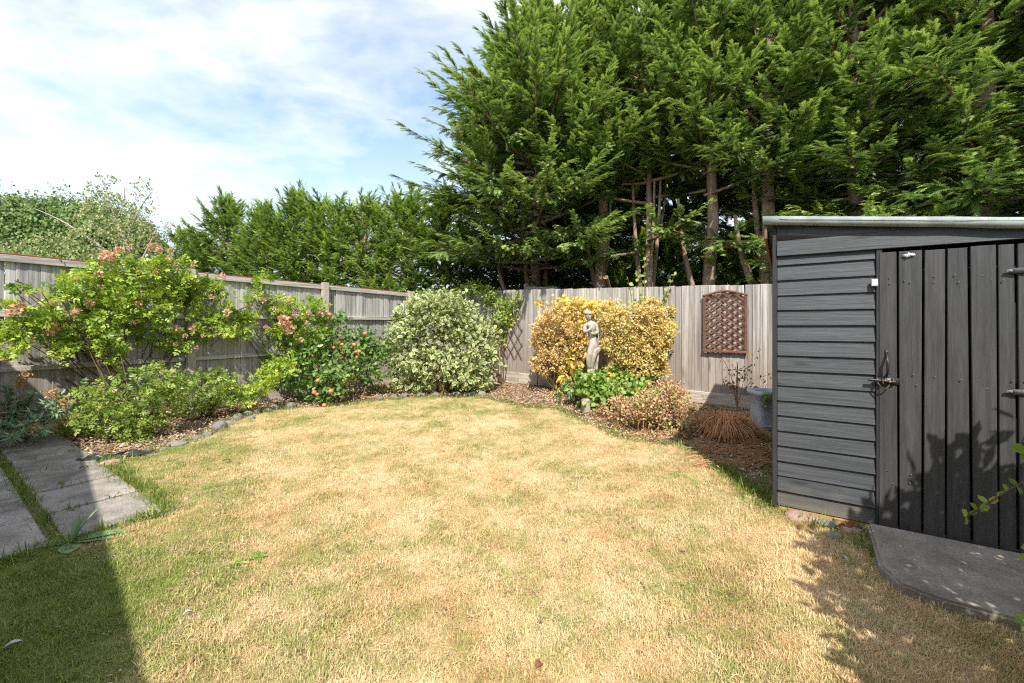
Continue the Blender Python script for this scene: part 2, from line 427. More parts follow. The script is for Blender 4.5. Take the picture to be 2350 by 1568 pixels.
# lawn: straw and green, mixed by where the turf has dried out
def lawn_colour(nt, blade):
    geo = nd(nt, 'ShaderNodeNewGeometry')
    pos = geo.outputs['Position']
    p = nd(nt, 'ShaderNodeSeparateXYZ', {0: pos})
    flat = nd(nt, 'ShaderNodeCombineXYZ', {0: p.outputs[0], 1: p.outputs[1], 2: 0.0}).outputs[0]
    n1 = nd(nt, 'ShaderNodeTexNoise', {'Vector': flat, 'Scale': 1.5, 'Detail': 7.0, 'Roughness': .62})
    n2 = nd(nt, 'ShaderNodeTexNoise', {'Vector': flat, 'Scale': 7.0, 'Detail': 4.0, 'Roughness': .65})
    n3 = nd(nt, 'ShaderNodeTexNoise', {'Vector': flat, 'Scale': 2.3, 'Detail': 4.0, 'Roughness': .6, 'W': 3.0}, noise_dimensions='4D')
    # greener towards the paving and the house, and along the far bed; driest in the middle
    side = mth(nt, 'MULTIPLY', mth(nt, 'MAXIMUM', mth(nt, 'SUBTRACT', mth(nt, 'ADD', mth(nt, 'MULTIPLY', p.outputs[0], -.7), mth(nt, 'MULTIPLY', p.outputs[1], -.42)), .02), 0.0), .95)
    side = mth(nt, 'MINIMUM', side, .11)
    far = mth(nt, 'MULTIPLY', mth(nt, 'MAXIMUM', mth(nt, 'SUBTRACT', p.outputs[1], 4.9), 0.0), .05)
    near = mth(nt, 'MULTIPLY', mth(nt, 'MAXIMUM', mth(nt, 'SUBTRACT', mth(nt, 'MULTIPLY', p.outputs[0], -1.0), 1.4), 0.0), mth(nt, 'MAXIMUM', mth(nt, 'SUBTRACT', 2.6, p.outputs[1]), 0.0))
    side = mth(nt, 'ADD', side, mth(nt, 'MINIMUM', mth(nt, 'MULTIPLY', near, .55), .24))
    g = mth(nt, 'ADD', mth(nt, 'ADD', mth(nt, 'MULTIPLY', n1.outputs[0], .75), mth(nt, 'MULTIPLY', n2.outputs[0], .55)), mth(nt, 'ADD', side, far))
    if blade:
        oi = nd(nt, 'ShaderNodeObjectInfo')
        at = nd(nt, 'ShaderNodeAttribute', attribute_name='rnd')
        g = mth(nt, 'ADD', g, mth(nt, 'MULTIPLY', mth(nt, 'SUBTRACT', oi.outputs['Random'], .5), .22))
        g = mth(nt, 'ADD', g, mth(nt, 'MULTIPLY', mth(nt, 'SUBTRACT', at.outputs['Fac'], .5), .20))
    gm = ramp(nt, g, [(.60, (0,) * 3), (.90, (1,) * 3)])
    straw = ramp(nt, n3.outputs[0], [(.3, S(202, 172, 130)), (.46, S(230, 204, 164)), (.7, S(240, 219, 186))])
    green = ramp(nt, n2.outputs[0], [(.3, S(112, 132, 60)), (.7, S(160, 170, 92))])
    if blade:
        at2 = nd(nt, 'ShaderNodeAttribute', attribute_name='rnd')
        straw = mix(nt, 1.0, straw, ramp(nt, at2.outputs['Fac'], [(0, (.7, .66, .56)), (.5, (.98, .94, .86)), (1, (1.16, 1.14, 1.1))]), 'MULTIPLY')
        green = mix(nt, 1.0, green, ramp(nt, at2.outputs['Fac'], [(0, (.72, .76, .6)), (1, (1.12, 1.12, 1.1))]), 'MULTIPLY')
    return mix(nt, gm, straw, green), flat


LAWN, _nt, _b = new_mat('dry_lawn_thatch')
_c, _f = lawn_colour(_nt, False)
_n = nd(_nt, 'ShaderNodeTexNoise', {'Vector': _f, 'Scale': 95.0, 'Detail': 5.0, 'Roughness': .75})
_c = mix(_nt, 1.0, _c, ramp(_nt, _n.outputs[0], [(.3, (.34, .30, .24)), (.55, (.86, .82, .74))]), 'MULTIPLY')
_nt.links.new(_c, _b.inputs['Base Color'])
_b.inputs['Roughness'].default_value = 1
_b.inputs['Specular IOR Level'].default_value = .1
_nt.links.new(nd(_nt, 'ShaderNodeBump', {'Height': _n.outputs[0], 'Strength': .8, 'Distance': .02}).outputs[0], _b.inputs['Normal'])

BLADE, _nt, _b = new_mat('lawn_blade')
_c, _f = lawn_colour(_nt, True)
_nt.links.new(_c, _b.inputs['Base Color'])
_b.inputs['Roughness'].default_value = .65
_b.inputs['Specular IOR Level'].default_value = .2
_tr = nd(_nt, 'ShaderNodeBsdfTranslucent', {'Color': _c})
_nt.links.new(nd(_nt, 'ShaderNodeMixShader', {0: .25, 1: _b.outputs[0], 2: _tr.outputs[0]}).outputs[0], _nt.nodes['Material Output'].inputs[0])
LUSH = leaf_mat('green_grass_blade', [(0.0, S(82, 108, 34)), (0.6, S(126, 146, 58)), (1.0, S(176, 176, 100))], rough=.5, transl=.35, objrand=.5)


# ------------------------------------------------------------------ ground, beds, lawn
tag(poly_sheet('ground', [(-150, -120), (150, -120), (150, 200), (-150, 200)], -0.012, FAR_SOIL), kind='structure')
C = np.array([-1.83, 10.5])                       # the far corner where the two fences meet
uL = np.array([.566, .825]); uL /= np.linalg.norm(uL)
wB = np.array([1.38, -1.0]); wB /= np.linalg.norm(wB)
wS = np.array([1.55, -1.0]); wS /= np.linalg.norm(wS)
SH = np.array([1.8875, 3.0])                      # front left foot of the shed
poly_sheet('flower_bed', [C - uL * 10.2, C, C + wB * 9.5, C + wB * 9.5 - uL * 9.5], -0.004, SOIL)
LAWN_PTS = [(-7.5, 3.3), (-6.2, 4.6)] + [tuple(G(x, y)[:2]) for x, y in
            [(233, 1078), (287, 1056), (402, 1021), (496, 994), (537, 964), (590, 948), (660, 939), (690, 937), (770, 933), (858, 921), (975, 912), (1092, 912), (1130, 918),
             (1209, 936), (1270, 938), (1341, 968), (1425, 1006), (1500, 1018), (1562, 1024), (1640, 1075), (1700, 1125), (1770, 1170), (1900, 1215), (2010, 1240), (2100, 1330)]] \
    + [(4.2, 1.2), (4.5, -1.2), (-7.5, -1.2)]
poly_sheet('lawn', LAWN_PTS, 0.004, LAWN)


def inside(P, poly):
    x, y = P[:, 0], P[:, 1]
    r = np.zeros(len(P), bool)
    n = len(poly)
    for i in range(n):
        (x1, y1), (x2, y2) = poly[i], poly[(i + 1) % n]
        c = ((y1 > y) != (y2 > y)) & (x < (x2 - x1) * (y - y1) / (y2 - y1 + 1e-12) + x1)
        r ^= c
    return r


# paving slabs
PO = G(380, 1178)[:2]
ex = np.array([-.822, .569]); ey = np.array([-.569, -.822])
PAVE_RZ = math.atan2(ex[1], ex[0])
paving = thing('paved_path', 'path of weathered grey concrete slabs, weeds in its long joint, running to the left fence', 'path', (PO[0], PO[1], 0), PAVE_RZ)
slab_me = bevel_box('paving_slab', (.574, .485, .05), PAVING, .007, (.2975, .2475, 0))
k = 0
for row in range(6):
    for col in range(2):
        x0 = row * .597 + (0 if col == 0 else -.02 if row else 0)
        part('paving_slab', slab_me, paving, (x0, col * .545, .002 + rng.uniform(-.004, .004)), (rng.normal(0, .006), rng.normal(0, .006), rng.normal(0, .006)))
poly_sheet('path_bed', [PO, PO + ex * 3.6, PO + ex * 3.6 + ey * 1.03, PO + ey * 1.03], 0.008, SOIL)
PAVE_POLY = [PO, PO + ex * 3.58, PO + ex * 3.58 + ey * 1.03, PO + ey * 1.03]

# concrete slab at the shed door
wSn = np.array([wS[1], -wS[0]])                    # towards the camera side
rzS = math.atan2(wS[1], wS[0])
if True:
    v = MB()
    pts = [(.50, -.05), (.475, -.62), (.53, -.78), (.66, -.83), (1.95, -.86), (1.95, -.05)]
    bm = bmesh.new()
    top = [bm.verts.new((x, y, .062)) for x, y in pts]
    f = bm.faces.new(top)
    r = bmesh.ops.extrude_face_region(bm, geom=[f])
    for e in r['geom']:
        if isinstance(e, bmesh.types.BMVert):
            e.co.z -= .1
    bmesh.ops.recalc_face_normals(bm, faces=bm.faces[:])
    bmesh.ops.bevel(bm, geom=bm.edges[:], offset=.012, segments=2, affect='EDGES')
    me = bpy.data.meshes.new('concrete_slab'); bm.to_mesh(me); bm.free()
    me.materials.append(SLAB)
    slab = bpy.data.objects.new('concrete_slab', me); COL.objects.link(slab)
    slab.location = (SH[0], SH[1], 0); slab.rotation_euler = (0, 0, rzS)
    tag(slab, 'lichen spotted concrete slab on the ground in front of the shed door', 'slab')
SLAB_POLY = [SH + wS * a + np.array([-wS[1], wS[0]]) * b for a, b in pts]

# ------------------------------------------------------------------ left fence (local x along it, local -y the garden side)
LEN_L = 11.2
S0 = C - uL * LEN_L
fl = thing('left_boundary_fence'.replace('left_boundary_', 'railed_'), 'weathered grey feather edge fence with rails and concrete posts behind the pink roses', 'fence', (S0[0], S0[1], 0), math.atan2(uL[1], uL[0]))
topL = lambda s: 1.985 + .0185 * (LEN_L - s)
bw = .094
boardL = bevel_box('fence_board', (.108, .016, 1.0), WOOD_GREY, .0025, (0, 0, .5), taper=.55)
for i in range(int(LEN_L / bw)):
    s = (i + .5) * bw
    part('fence_board', boardL, fl, (s, rng.normal(0, .002), .2), (rng.normal(0, .003), rng.normal(0, .0035), .13 + rng.normal(0, .02)), (rng.uniform(.90, .98), 1, topL(s) - .2 - .03 + rng.uniform(-.006, .004)))
posts = [(np.array([(x - CX) / F, 1.0]),) for x in ()]
post_s = []
for py in (9.71, 7.95, 6.19, 4.43, 2.67):
    post_s.append(LEN_L - (10.5 - py) / uL[1])
for s in post_s:
    m = MB(); hp = topL(s) + .045
    me = bevel_box('post', (.115, .12, hp), CONCRETE_POST, .012, (0, 0, hp / 2), seg=2)
    part('post', me, fl, (s, -.045, 0), (rng.normal(0, .006), rng.normal(0, .006), 0))
edges = [0.0] + sorted(post_s) + [LEN_L - .02]
for a, b in zip(edges[:-1], edges[1:]):
    a += .06; b -= .06
    L = b - a; mid = (a + b) / 2
    tilt = -math.atan(.0185)
    for nm, z, sz, mt, y in (('rail', 1.41 + .006 * (LEN_L - mid) * .5, (L, .05, .062), RAIL_WOOD, -.034), ('rail', .79 + .005 * (LEN_L - mid) * .5, (L, .05, .062), RAIL_WOOD, -.034),
                             ('top_rail', topL(mid) - .045, (L, .042, .078), RAIL_WOOD, -.031), ('capping', topL(mid) + .005, (L, .075, .018), RUSTY, .01),
                             ('gravel_board', .105, (L, .03, .19), BOARD_WOOD, -.018)):
        me = bevel_box(nm, sz, mt, .004)
        part(nm, me, fl, (mid, y, z), (0 if nm != 'rail' else .0, -tilt if nm in ('top_rail', 'capping') else rng.normal(.004, .003), 0))

# ------------------------------------------------------------------ back fence (local x to the right, local -y the garden side)
fb = thing('close_board_fence', 'pale grey close board fence across the end of the garden behind the statue', 'fence', (C[0], C[1], 0), math.atan2(wB[1], wB[0]))
LEN_B = 10.4
topB = lambda s: 2.10 - .026 * s
grav = lambda s: .27 - .011 * s
boardB = bevel_box('fence_board', (.112, .016, 1.0), WOOD_BACK, .0025, (0, 0, .5), taper=.5)
bw = .1035
for i in range(int(LEN_B / bw)):
    s = .02 + (i + .5) * bw
    part('fence_board', boardB, fb, (s, rng.normal(0, .002), grav(s) - .02), (rng.normal(0, .003), rng.normal(0, .0035), .11 + rng.normal(0, .02)),
         (rng.uniform(.90, .965), 1, topB(s) - grav(s) + .02 + rng.uniform(-.012, .008)))
for a, b in ((0.03, 2.45), (2.46, 4.9), (4.91, 7.4), (7.41, LEN_B)):
    L = b - a; mid = (a + b) / 2
    part('gravel_board', bevel_box('gravel_board', (L, .032, grav(mid) - .01), BOARD_WOOD, .004), fb, (mid, -.022, grav(mid) / 2), (0, .011, 0))
for s in (.06, 2.45, 4.9, 7.4, LEN_B - .05):
    part('post', bevel_box('post', (.1, .1, topB(s) - .08), CONCRETE_POST, .01, (0, 0, (topB(s) - .08) / 2)), fb, (s, .075, 0))
for z in (.5, 1.2, 1.8):
    part('rail', bevel_box('rail', (LEN_B - .1, .05, .07), RAIL_WOOD, .004), fb, (LEN_B / 2, .04, z), (0, .02, 0))


def back_pt(x, y, off=0.0):
    """point on the back fence's garden face (off metres in front of it): local x along the fence, local z"""
    r = (x - CX) / F
    c = C + np.array([wB[1], -wB[0]]) * off          # step towards the garden
    s = (r * c[1] - c[0]) / (wB[0] - r * wB[1])
    p = c + wB * s
    return s, H - (y - HY) / F * p[1], p


# ------------------------------------------------------------------ shed (local x along its front, local y into it)
shed = thing('garden_shed', 'dark grey painted wooden shed with a pent felt roof and a planked door', 'shed', (SH[0], SH[1], 0), rzS)
DEP, WID = 2.62, 2.5
DX0 = .550                                             # door post
roofz = lambda x: 2.035 - .140 * x                     # underside of the roof on the front
core = MB()
core.box((WID / 2, DEP / 2 + .03, .93), (WID - .03, DEP - .06, 1.70))
core.build('gap_shade_backing', SHED_DARK, shed, world=False)  # solid dark box added behind the boards so their gaps read as shadow
cl_me = {}
pitch = .1065
for i in range(18):
    z = .044 + pitch * i
    hgt = .118
    if z + hgt > roofz(0) - .01:
        hgt = roofz(.3) - z - .012
    if i == 16:
        hgt = .078
    x1 = DX0 - .004
    me = bevel_box('cladding_board', (x1 - .012, .019, hgt), SHED_BOARD, .002, (0, 0, hgt / 2))
    if i == 17:                                    # sliver under the roof
        continue
    part('cladding_board', me, shed, ((x1 + .012) / 2, -.012 + rng.normal(0, .0012), z), (-.125, rng.normal(0, .004) - .0006 * i, 0))
# the two boards over the door run the whole front, the upper one cut to the roof slope
part('header_board', bevel_box('header_board', (WID - .01, .016, .116), SHED_BOARD, .002, (0, 0, .058)), shed, (WID / 2 + .005, -.030, 1.812), (-.085, 0, 0))
m = MB()
xa, xb = .012, .95
z0 = 1.922
V = []
for y in (-.032, -.012):
    V += [(xa, y, z0), (xb, y, z0), (xb, y, max(roofz(xb) - .004, z0 + .002)), (xa, y, roofz(xa) - .004)]
m.add(V, [[0, 1, 2, 3], [7, 6, 5, 4], [0, 4, 5, 1], [1, 5, 6, 2], [2, 6, 7, 3], [3, 7, 4, 0]])
m.build('header_board', SHED_BOARD, shed, world=False)
me = bevel_box('corner_trim', (.028, .034, 2.0), SHED_TRIM, .003, (0, 0, 1.0))
part('corner_trim', me, shed, (-.004, -.008, .035))
# side wall boards (left side, seen edge on)
side_me = bevel_box('side_board', (.016, DEP - .04, .118), SHED_BOARD, .002, (0, 0, .059))
for i in range(18):
    z = .044 + pitch * i
    part('side_board', side_me, shed, (-.004, DEP / 2 + .02, z), (0, .085, 0), (1, 1, 1 if i < 17 else .8))
part('door_post', bevel_box('door_post', (.030, .034, 1.785), SHED_TRIM, .003, (0, 0, .9)), shed, (DX0 + .012, -.012, .02))
door = bpy.data.objects.new('door', None); COL.objects.link(door); door.parent = shed; door.location = (DX0 + .03, -.012, .0)


def shed_x(x):
    r = (x - CX) / F
    return (r * SH[1] - SH[0]) / (wS[0] - r * wS[1])


tops = [2012, 2056.5, 2115, 2167, 2218, 2282, 2325, 2372, 2425]
bots = [2012, 2059, 2113, 2166, 2226, 2286, 2331, 2378, 2430]
for i in range(8):
    a, b = shed_x(tops[i]), shed_x(tops[i + 1])
    c, d = shed_x(bots[i]), shed_x(bots[i + 1])
    g = .0055
    zt = 1.785 + rng.uniform(-.004, .004); zb = .03 + rng.uniform(-.008, .008)
    y0 = -.024 + (.004 if i % 2 else -.002) + rng.normal(0, .001)
    bm = bmesh.new()
    bmesh.ops.create_cube(bm, size=1)
    for v in bm.verts:
        lo = v.co.z < 0
        l, r_ = (c, d) if lo else (a, b)
        v.co = Vector(((l + g if v.co.x < 0 else r_ - g) - DX0 - .03, y0 + v.co.y * .018 + .012, zb if lo else zt))
    bmesh.ops.bevel(bm, geom=bm.edges[:], offset=.0025, segments=1, affect='EDGES')
    me = bpy.data.meshes.new('door_plank'); bm.to_mesh(me); bm.free(); me.materials.append(SHED_DOOR)
    part('door_plank', me, door)
m = MB()
for i in range(8):
    for z in (.36, .40, .97, 1.01, 1.58, 1.62):
        if rng.uniform() < .8:
            f = (1.8 - z) / 1.8
            xl_ = shed_x(tops[i]) * (1 - f) + shed_x(bots[i]) * f; xr_ = shed_x(tops[i + 1]) * (1 - f) + shed_x(bots[i + 1]) * f
            t_ = rng.uniform(.2, .8)
            m.box((xl_ + (xr_ - xl_) * t_ - DX0 - .03, -.0245, z + rng.normal(0, .01)), (.006, .004, .006))
m.build('nail_heads', GREY_METAL, door, world=False)['kind'] = 'stuff'
for z in (.35, .95, 1.6):
    part('ledge', bevel_box('ledge', (1.2, .018, .1), SHED_DARK, .002), door, (.61, .014, z))
for zz_, yy in ((1, 625), (2, 895)):
    hp = D(2325, yy, 2.42)
    zc = hp[2]
    m = MB()
    m.box((0.13, 0, 0), (.27, .004, .030)); m.box((-.012, 0, 0), (.03, .004, .018))
    m.tube([(-.026, .003, 0), (-.026, -.005, 0)], .006, 8)
    h = m.build('hinge_strap', GREY_METAL, door, world=False); h.location = (shed_x(2318) - DX0 - .03, -.030, zc)
hx = lambda x: shed_x(x) - DX0 - .03
zat = lambda x, y: H - (y - HY) / F * (SH + wS * shed_x(x))[1]
# pull handle
m = MB()
za, zb = zat(2031, 812), zat(2031, 862)
xx = hx(2031)
m.tube([(xx, -.026, za), (xx, -.04, za - .012), (xx, -.062, za - .035), (xx, -.066, (za + zb) / 2), (xx, -.06, zb + .03), (xx, -.036, zb + .01), (xx, -.026, zb)], [.006, .006, .007, .008, .007, .006, .006], 8)
m.box((xx, -.025, za + .008), (.016, .004, .034)); m.box((xx, -.025, zb - .008), (.016, .004, .028))
m.build('handle', BLACK_METAL, door, world=False, smooth=False)
# bolt across the post
m = MB()
zl = zat(2020, 872)
xl, xr = hx(1988), hx(2060)
m.tube([(xl, -.036, zl + .004), (xr - .02, -.036, zl - .004)], .0085, 8)
m.box(((xl + xr) / 2 + .02, -.027, zl), ((xr - xl) * .72, .005, .040))
for t in (.3, .55, .8):
    m.box((xl + (xr - xl) * t, -.034, zl), (.014, .016, .034))
m.tube([(xl + .045, -.034, zl - .006), (xl + .05, -.05, zl - .02), (xl + .065, -.05, zl - .045), (xl + .085, -.05, zl - .05), (xl + .10, -.046, zl - .03), (xl + .105, -.036, zl - .005)], .004, 6)
bo = m.build('bolt', BLACK_METAL, door, world=False)
m = MB(); m.tube([(xl + .07, -.047, zl + .014), (xl + .072, -.049, zl - .016)], .0035, 6); m.box((xl + .105, -.046, zl - .004), (.012, .006, .016))
m.build('brass_catch', BRASS, bo, world=False)
# white block on the post and a smear of white paint
xw = shed_x(2003.5); zw = zat(2003.5, 650)
part('white_catch', bevel_box('white_catch', (.032, .020, .046), WHITE_PLASTIC, .004), shed, (xw, -.04, zw))
m = MB()
zp = zat(2083, 588); xp = hx(2083)
for i in range(16):
    a = rng.normal(.45, .3)
    L = rng.uniform(.012, .035)
    cx_, cz_ = xp + rng.normal(0, .011), zp + rng.normal(0, .004) + .25 * 0
    m.box((cx_, -.0275 - .0004 * (i % 4), cz_), (L, .0014, .0045), (0, -a, 0))
m.build('paint_smear', WHITE_PAINT, door, world=False)
# roof: boards, felt with turned down edges, brown fascia at the left
m = MB()
th = .056
x0, x1, y0, y1 = -.075, WID + .1, -.072, DEP + .08
nx = 14
jit = rng.normal(0, .0018, nx + 1)
V, Q = [], []
for i in range(nx + 1):
    x = x0 + (x1 - x0) * i / nx
    for (y, dz) in ((y0, 0), (y0 - .002, th * .55), (y0 + .006, th), (y1, th), (y1, 0)):
        V.append((x, y + (jit[i] * 1.5 if y < 0 else 0), roofz(x) + dz + jit[i]))
for i in range(nx):
    for j in range(4):
        Q.append([i * 5 + j, (i + 1) * 5 + j, (i + 1) * 5 + j + 1, i * 5 + j + 1])
    Q.append([i * 5 + 4, (i + 1) * 5 + 4, (i + 1) * 5, i * 5])
Q += [[0, 1, 2, 3], [0, 3, 4, 4][:3] + [4]]
Q = Q[:-1] + [[nx * 5 + 3, nx * 5 + 2, nx * 5 + 1, nx * 5]]
m.add(V, Q)
roof = m.build('roof', FELT, shed, world=False)
part('fascia', bevel_box('fascia', (.018, DEP + .1, .10), RAW_TIMBER, .003), roof, (-.058, DEP / 2, roofz(-.05) - .052))
m = MB()
m.tube([(x0 + .1, y0 - .004, roofz(x0 + .1) + .033), (.6, y0 - .004, roofz(.6) + .030), (1.2, y0 - .004, roofz(1.2) + .034), (2.3, y0 - .004, roofz(2.3) + .03)], .0016, 4)
m.build('felt_lap', GREY_METAL, roof, world=False)
# bearers
part('bearer', bevel_box('bearer', (WID, .07, .062), SAND_TIMBER, .004), shed, (WID / 2 - .01, .022, .008))
for x in (.36, .80, 1.3):
    part('bearer', bevel_box('bearer', (.06, .5, .05), SAND_TIMBER, .004), shed, (x, .22, .012))

# ------------------------------------------------------------------ house behind the camera (its eaves throw the shade at the lower left)
hd = np.array([.743, -.669]); hn = np.array([.669, .743])
HO = np.array([-1.404, 1.56 - 2.44 / math.tan(R(SUN_EL))])
house = thing('brick_house', 'buff brick bungalow with a brown tiled roof standing behind the lawn', 'house', (HO[0], HO[1], 0), math.atan2(hd[1], hd[0]))
m = MB(); m.box((0, -4.3, 1.25), (17, 8, 2.5)); m.build('wall', HOUSE_BRICK, house, world=False)
m = MB()
V = [(-8.8, 0, 2.5), (8.8, 0, 2.5), (8.8, -4.3, 4.6), (-8.8, -4.3, 4.6), (8.8, -8.6, 2.5), (-8.8, -8.6, 2.5)]
V += [(x, y, z - .12) for x, y, z in V]
m.add(V, [[0, 1, 2, 3], [3, 2, 4, 5], [7, 6, 9, 8], [8, 9, 11, 10], [0, 6, 7, 1], [5, 4, 10, 11], [0, 3, 9, 6], [3, 5, 11, 9], [2, 1, 7, 8], [4, 2, 8, 10]])
m.build('roof', ROOF_TILE, house, world=False)
for x in (-4, 1.2, 5):
    w = part('window', bevel_box('window', (1.6, .06, 1.2), WHITE_PLASTIC, .01), house, (x, -.29, 1.4))
    part('pane', bevel_box('pane', (1.44, .03, 1.04), GLASS_DARK, 0), w, (0, .025, 0))

# ------------------------------------------------------------------ conifers
def spike(b, t, w):
    b = np.array(b, float); t = np.array(t, float)
    d = t - b; n = np.array([-d[1], d[0], 0]); n /= np.linalg.norm(n) + 1e-9
    return [b + n * w, t, b - n * w]


def make_spray(seed):
    r = np.random.default_rng(seed)
    V, t_ = [], []
    for i in range(9):
        t = .05 + .84 * i / 8
        for sgn in (-1, 1):
            L = (.27 * (1 - t) ** .7 + .08) * r.uniform(.7, 1.25)
            a = R(r.uniform(26, 48))
            b = np.array([t, 0, 0]); tip = b + L * np.array([math.cos(a), sgn * math.sin(a), r.normal(-.08, .12)])
            V += spike(b, tip, .038)
            t_ += [t, t + L, t]
    V += spike((0, 0, 0), (.6, 0, 0), .045) + spike((.5, 0, 0), (1.08, 0, .03), .028)
    t_ += [0, .5, 0, .5, 1, .5]
    V = np.array(V)
    V[:, 2] -= .30 * (V[:, 0] - .2) ** 2 - .012
    q = np.arange(len(V)).reshape(-1, 3)
    return V, np.column_stack([q, q[:, 2]]), np.array(t_)


SPRAYS = [make_spray(s) for s in range(4)]


def unit(v):
    return v / (np.linalg.norm(v, axis=-1, keepdims=True) + 1e-9)


def place(mb, P, T, N, size, tmpl, rnd, m=0, width=1.0):
    """copies of a flat template: origin P, long axis T, face normal N"""
    V, Q, ed = tmpl
    T = unit(T); B = unit(np.cross(N, T)); N = np.cross(T, B)
    size = np.broadcast_to(np.asarray(size, float), (len(P),))
    k = len(V)
    W = P[:, None] + size[:, None, None] * (V[None, :, 0:1] * T[:, None] + width * V[None, :, 1:2] * B[:, None] + V[None, :, 2:3] * N[:, None])
    q = (np.arange(len(P))[:, None, None] * k + Q[None]).reshape(-1, 4)
    mb.add(W.reshape(-1, 3), q, r=np.repeat(rnd, k) if np.ndim(rnd) == 1 else rnd.ravel(), e=np.tile(ed, len(P)), m=m)


def conifer(seed, zb, zt, rad, nl, prof, a0=4, a1=62, dens=1.0, low=0, spray=.32, lean=(0, 0)):
    """crown (sprays) and limbs of one cypress, trunk foot at the origin"""
    r = np.random.default_rng(seed)
    fol, limb = MB(), MB()
    SP, ST, SN, SL, SR = [], [], [], [], []
    up = np.array([0, 0, 1.0])

    def plume(o, d, L, bright):
        ns = int((26 * L + 10) * dens)
        t = np.sort(r.uniform(.02, 1, ns)) ** .9
        d = unit(d)
        side = unit(np.cross(d, up)); nrm = np.cross(side, d)
        ph = r.uniform(0, 2 * np.pi, ns)
        lat = np.cos(ph)[:, None] * side + .40 * np.sin(ph)[:, None] * nrm + np.array([0, 0, -.22])
        fi = R(46) * (1 - .62 * t) * r.uniform(.6, 1.25, ns)
        T = np.cos(fi)[:, None] * d + np.sin(fi)[:, None] * unit(lat)
        T[:, 2] += .10 * t - .06
        P = o + d * (t * L)[:, None] + up * (.05 * L * t ** 2)[:, None]
        l = (spray * (1 - .45 * t) * r.uniform(.7, 1.3, ns)) * (.7 + .3 * min(L, 1.3))
        N = unit(nrm + np.array([0, 0, .5]) + r.normal(0, .36, (ns, 3)))
        SP.append(P); ST.append(T); SN.append(N); SL.append(l)
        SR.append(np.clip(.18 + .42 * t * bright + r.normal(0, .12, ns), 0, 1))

    az0 = r.uniform(0, 6.28)
    for i in range(nl):
        t = (i + r.uniform(0, 1)) / nl
        z = zb + (zt - zb) * (t ** .92) * .95
        if t < low and r.uniform() < .84:
            continue
        az = az0 + 2.39996 * i + r.normal(0, .25)
        L = max(rad * prof(t) * r.uniform(.72, 1.18), .25)
        a = R(a0 + (a1 - a0) * t ** 1.25 + r.normal(0, 7))
        h = np.array([math.cos(az), math.sin(az), 0])
        s = np.linspace(0, 1, 6)
        ang = a - R(6) + R(14) * s
        step = np.stack([np.cos(ang), np.sin(ang)], 1) * L / 5
        q = np.vstack([[0, 0], np.cumsum(step[1:], 0)])
        o = np.array([lean[0] * z, lean[1] * z, z])
        P = o + q[:, :1] * h + q[:, 1:] * up
        limb.tube(P, np.linspace(.022 + .012 * L, .006, 6), 4)
        d = unit(P[-1] - P[-2])
        br = r.uniform(.6, 1.35)
        plume(P[3], unit(P[5] - P[3]), .50 * L + .38, br)
        plume(P[1] + (P[2] - P[1]) * .5, unit(P[4] - P[2]), .42 * L + .2, br * .6)
        sd = np.cross(up, h)
        nside = 2 + int(L * 2.2)
        for j in range(nside):
            f = .28 + .62 * (j + .5) / nside
            p = P[int(f * 5)] * (1 - (f * 5) % 1) + P[min(int(f * 5) + 1, 5)] * ((f * 5) % 1)
            sg = 1 if j % 2 else -1
            dd = d * .75 + sd * sg * r.uniform(.5, .95) + up * r.normal(.05, .22)
            plume(p, dd, (.42 * L * (1.15 - f) + .26) * r.uniform(.8, 1.2), br * r.uniform(.7, 1.2))
    for j in range(3):                                     # leader
        plume(np.array([lean[0] * zt, lean[1] * zt, zt - 1.0 + .35 * j]), np.array([r.normal(0, .12), r.normal(0, .12), 1]), .8 - .12 * j, 1.0)
    P, T, N, L, Rn = (np.concatenate(x) for x in (SP, ST, SN, SL, SR))
    which = r.integers(0, 4, len(P))
    for w in range(4):
        s = which == w
        tm = SPRAYS[w]
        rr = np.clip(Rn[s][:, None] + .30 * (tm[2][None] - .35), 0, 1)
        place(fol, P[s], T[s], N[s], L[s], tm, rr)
    return fol, limb


round_prof = lambda t: (1 - max(t - .28, 0) / .72) ** .75 * (.62 + 1.36 * min(t, .28)) if t < 1 else .1
full_prof = lambda t: (1 - .86 * t ** 1.7)
hedge_prof = lambda t: (1 - .90 * t ** 1.4)

protos = {}
def proto(key, *a, **k):
    f, l = conifer(*a, **k)
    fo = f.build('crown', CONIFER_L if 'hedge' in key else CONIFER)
    lo = l.build('limbs', BARK)
    protos[key] = (fo.data, lo.data)
    bpy.data.objects.remove(fo); bpy.data.objects.remove(lo)


proto('broad', 3, 2.5, 9.2, 2.85, 165, lambda t: (.84 + .5 * min(t, .34)) * (1 - (max(t - .34, 0) / .66) ** 1.15 * .96), a0=-2, a1=36, spray=.29)
proto('bare', 5, 2.3, 9.8, 1.85, 92, full_prof, a0=-4, a1=60, spray=.29, low=.26)
proto('skirt', 8, 1.3, 9.8, 2.0, 116, full_prof, a0=-6, a1=54, spray=.29)
proto('hedge', 13, .5, 5.5, 1.75, 84, lambda t: 1 - .80 * t ** 2.0, a0=14, a1=58, spray=.30, dens=.8)
proto('hedge_wide', 17, .4, 5.3, 1.9, 80, lambda t: (1 - .78 * t ** 2.6) * (.85 + .3 * abs(math.sin(9 * t))), a0=16, a1=52, spray=.30, dens=.8)


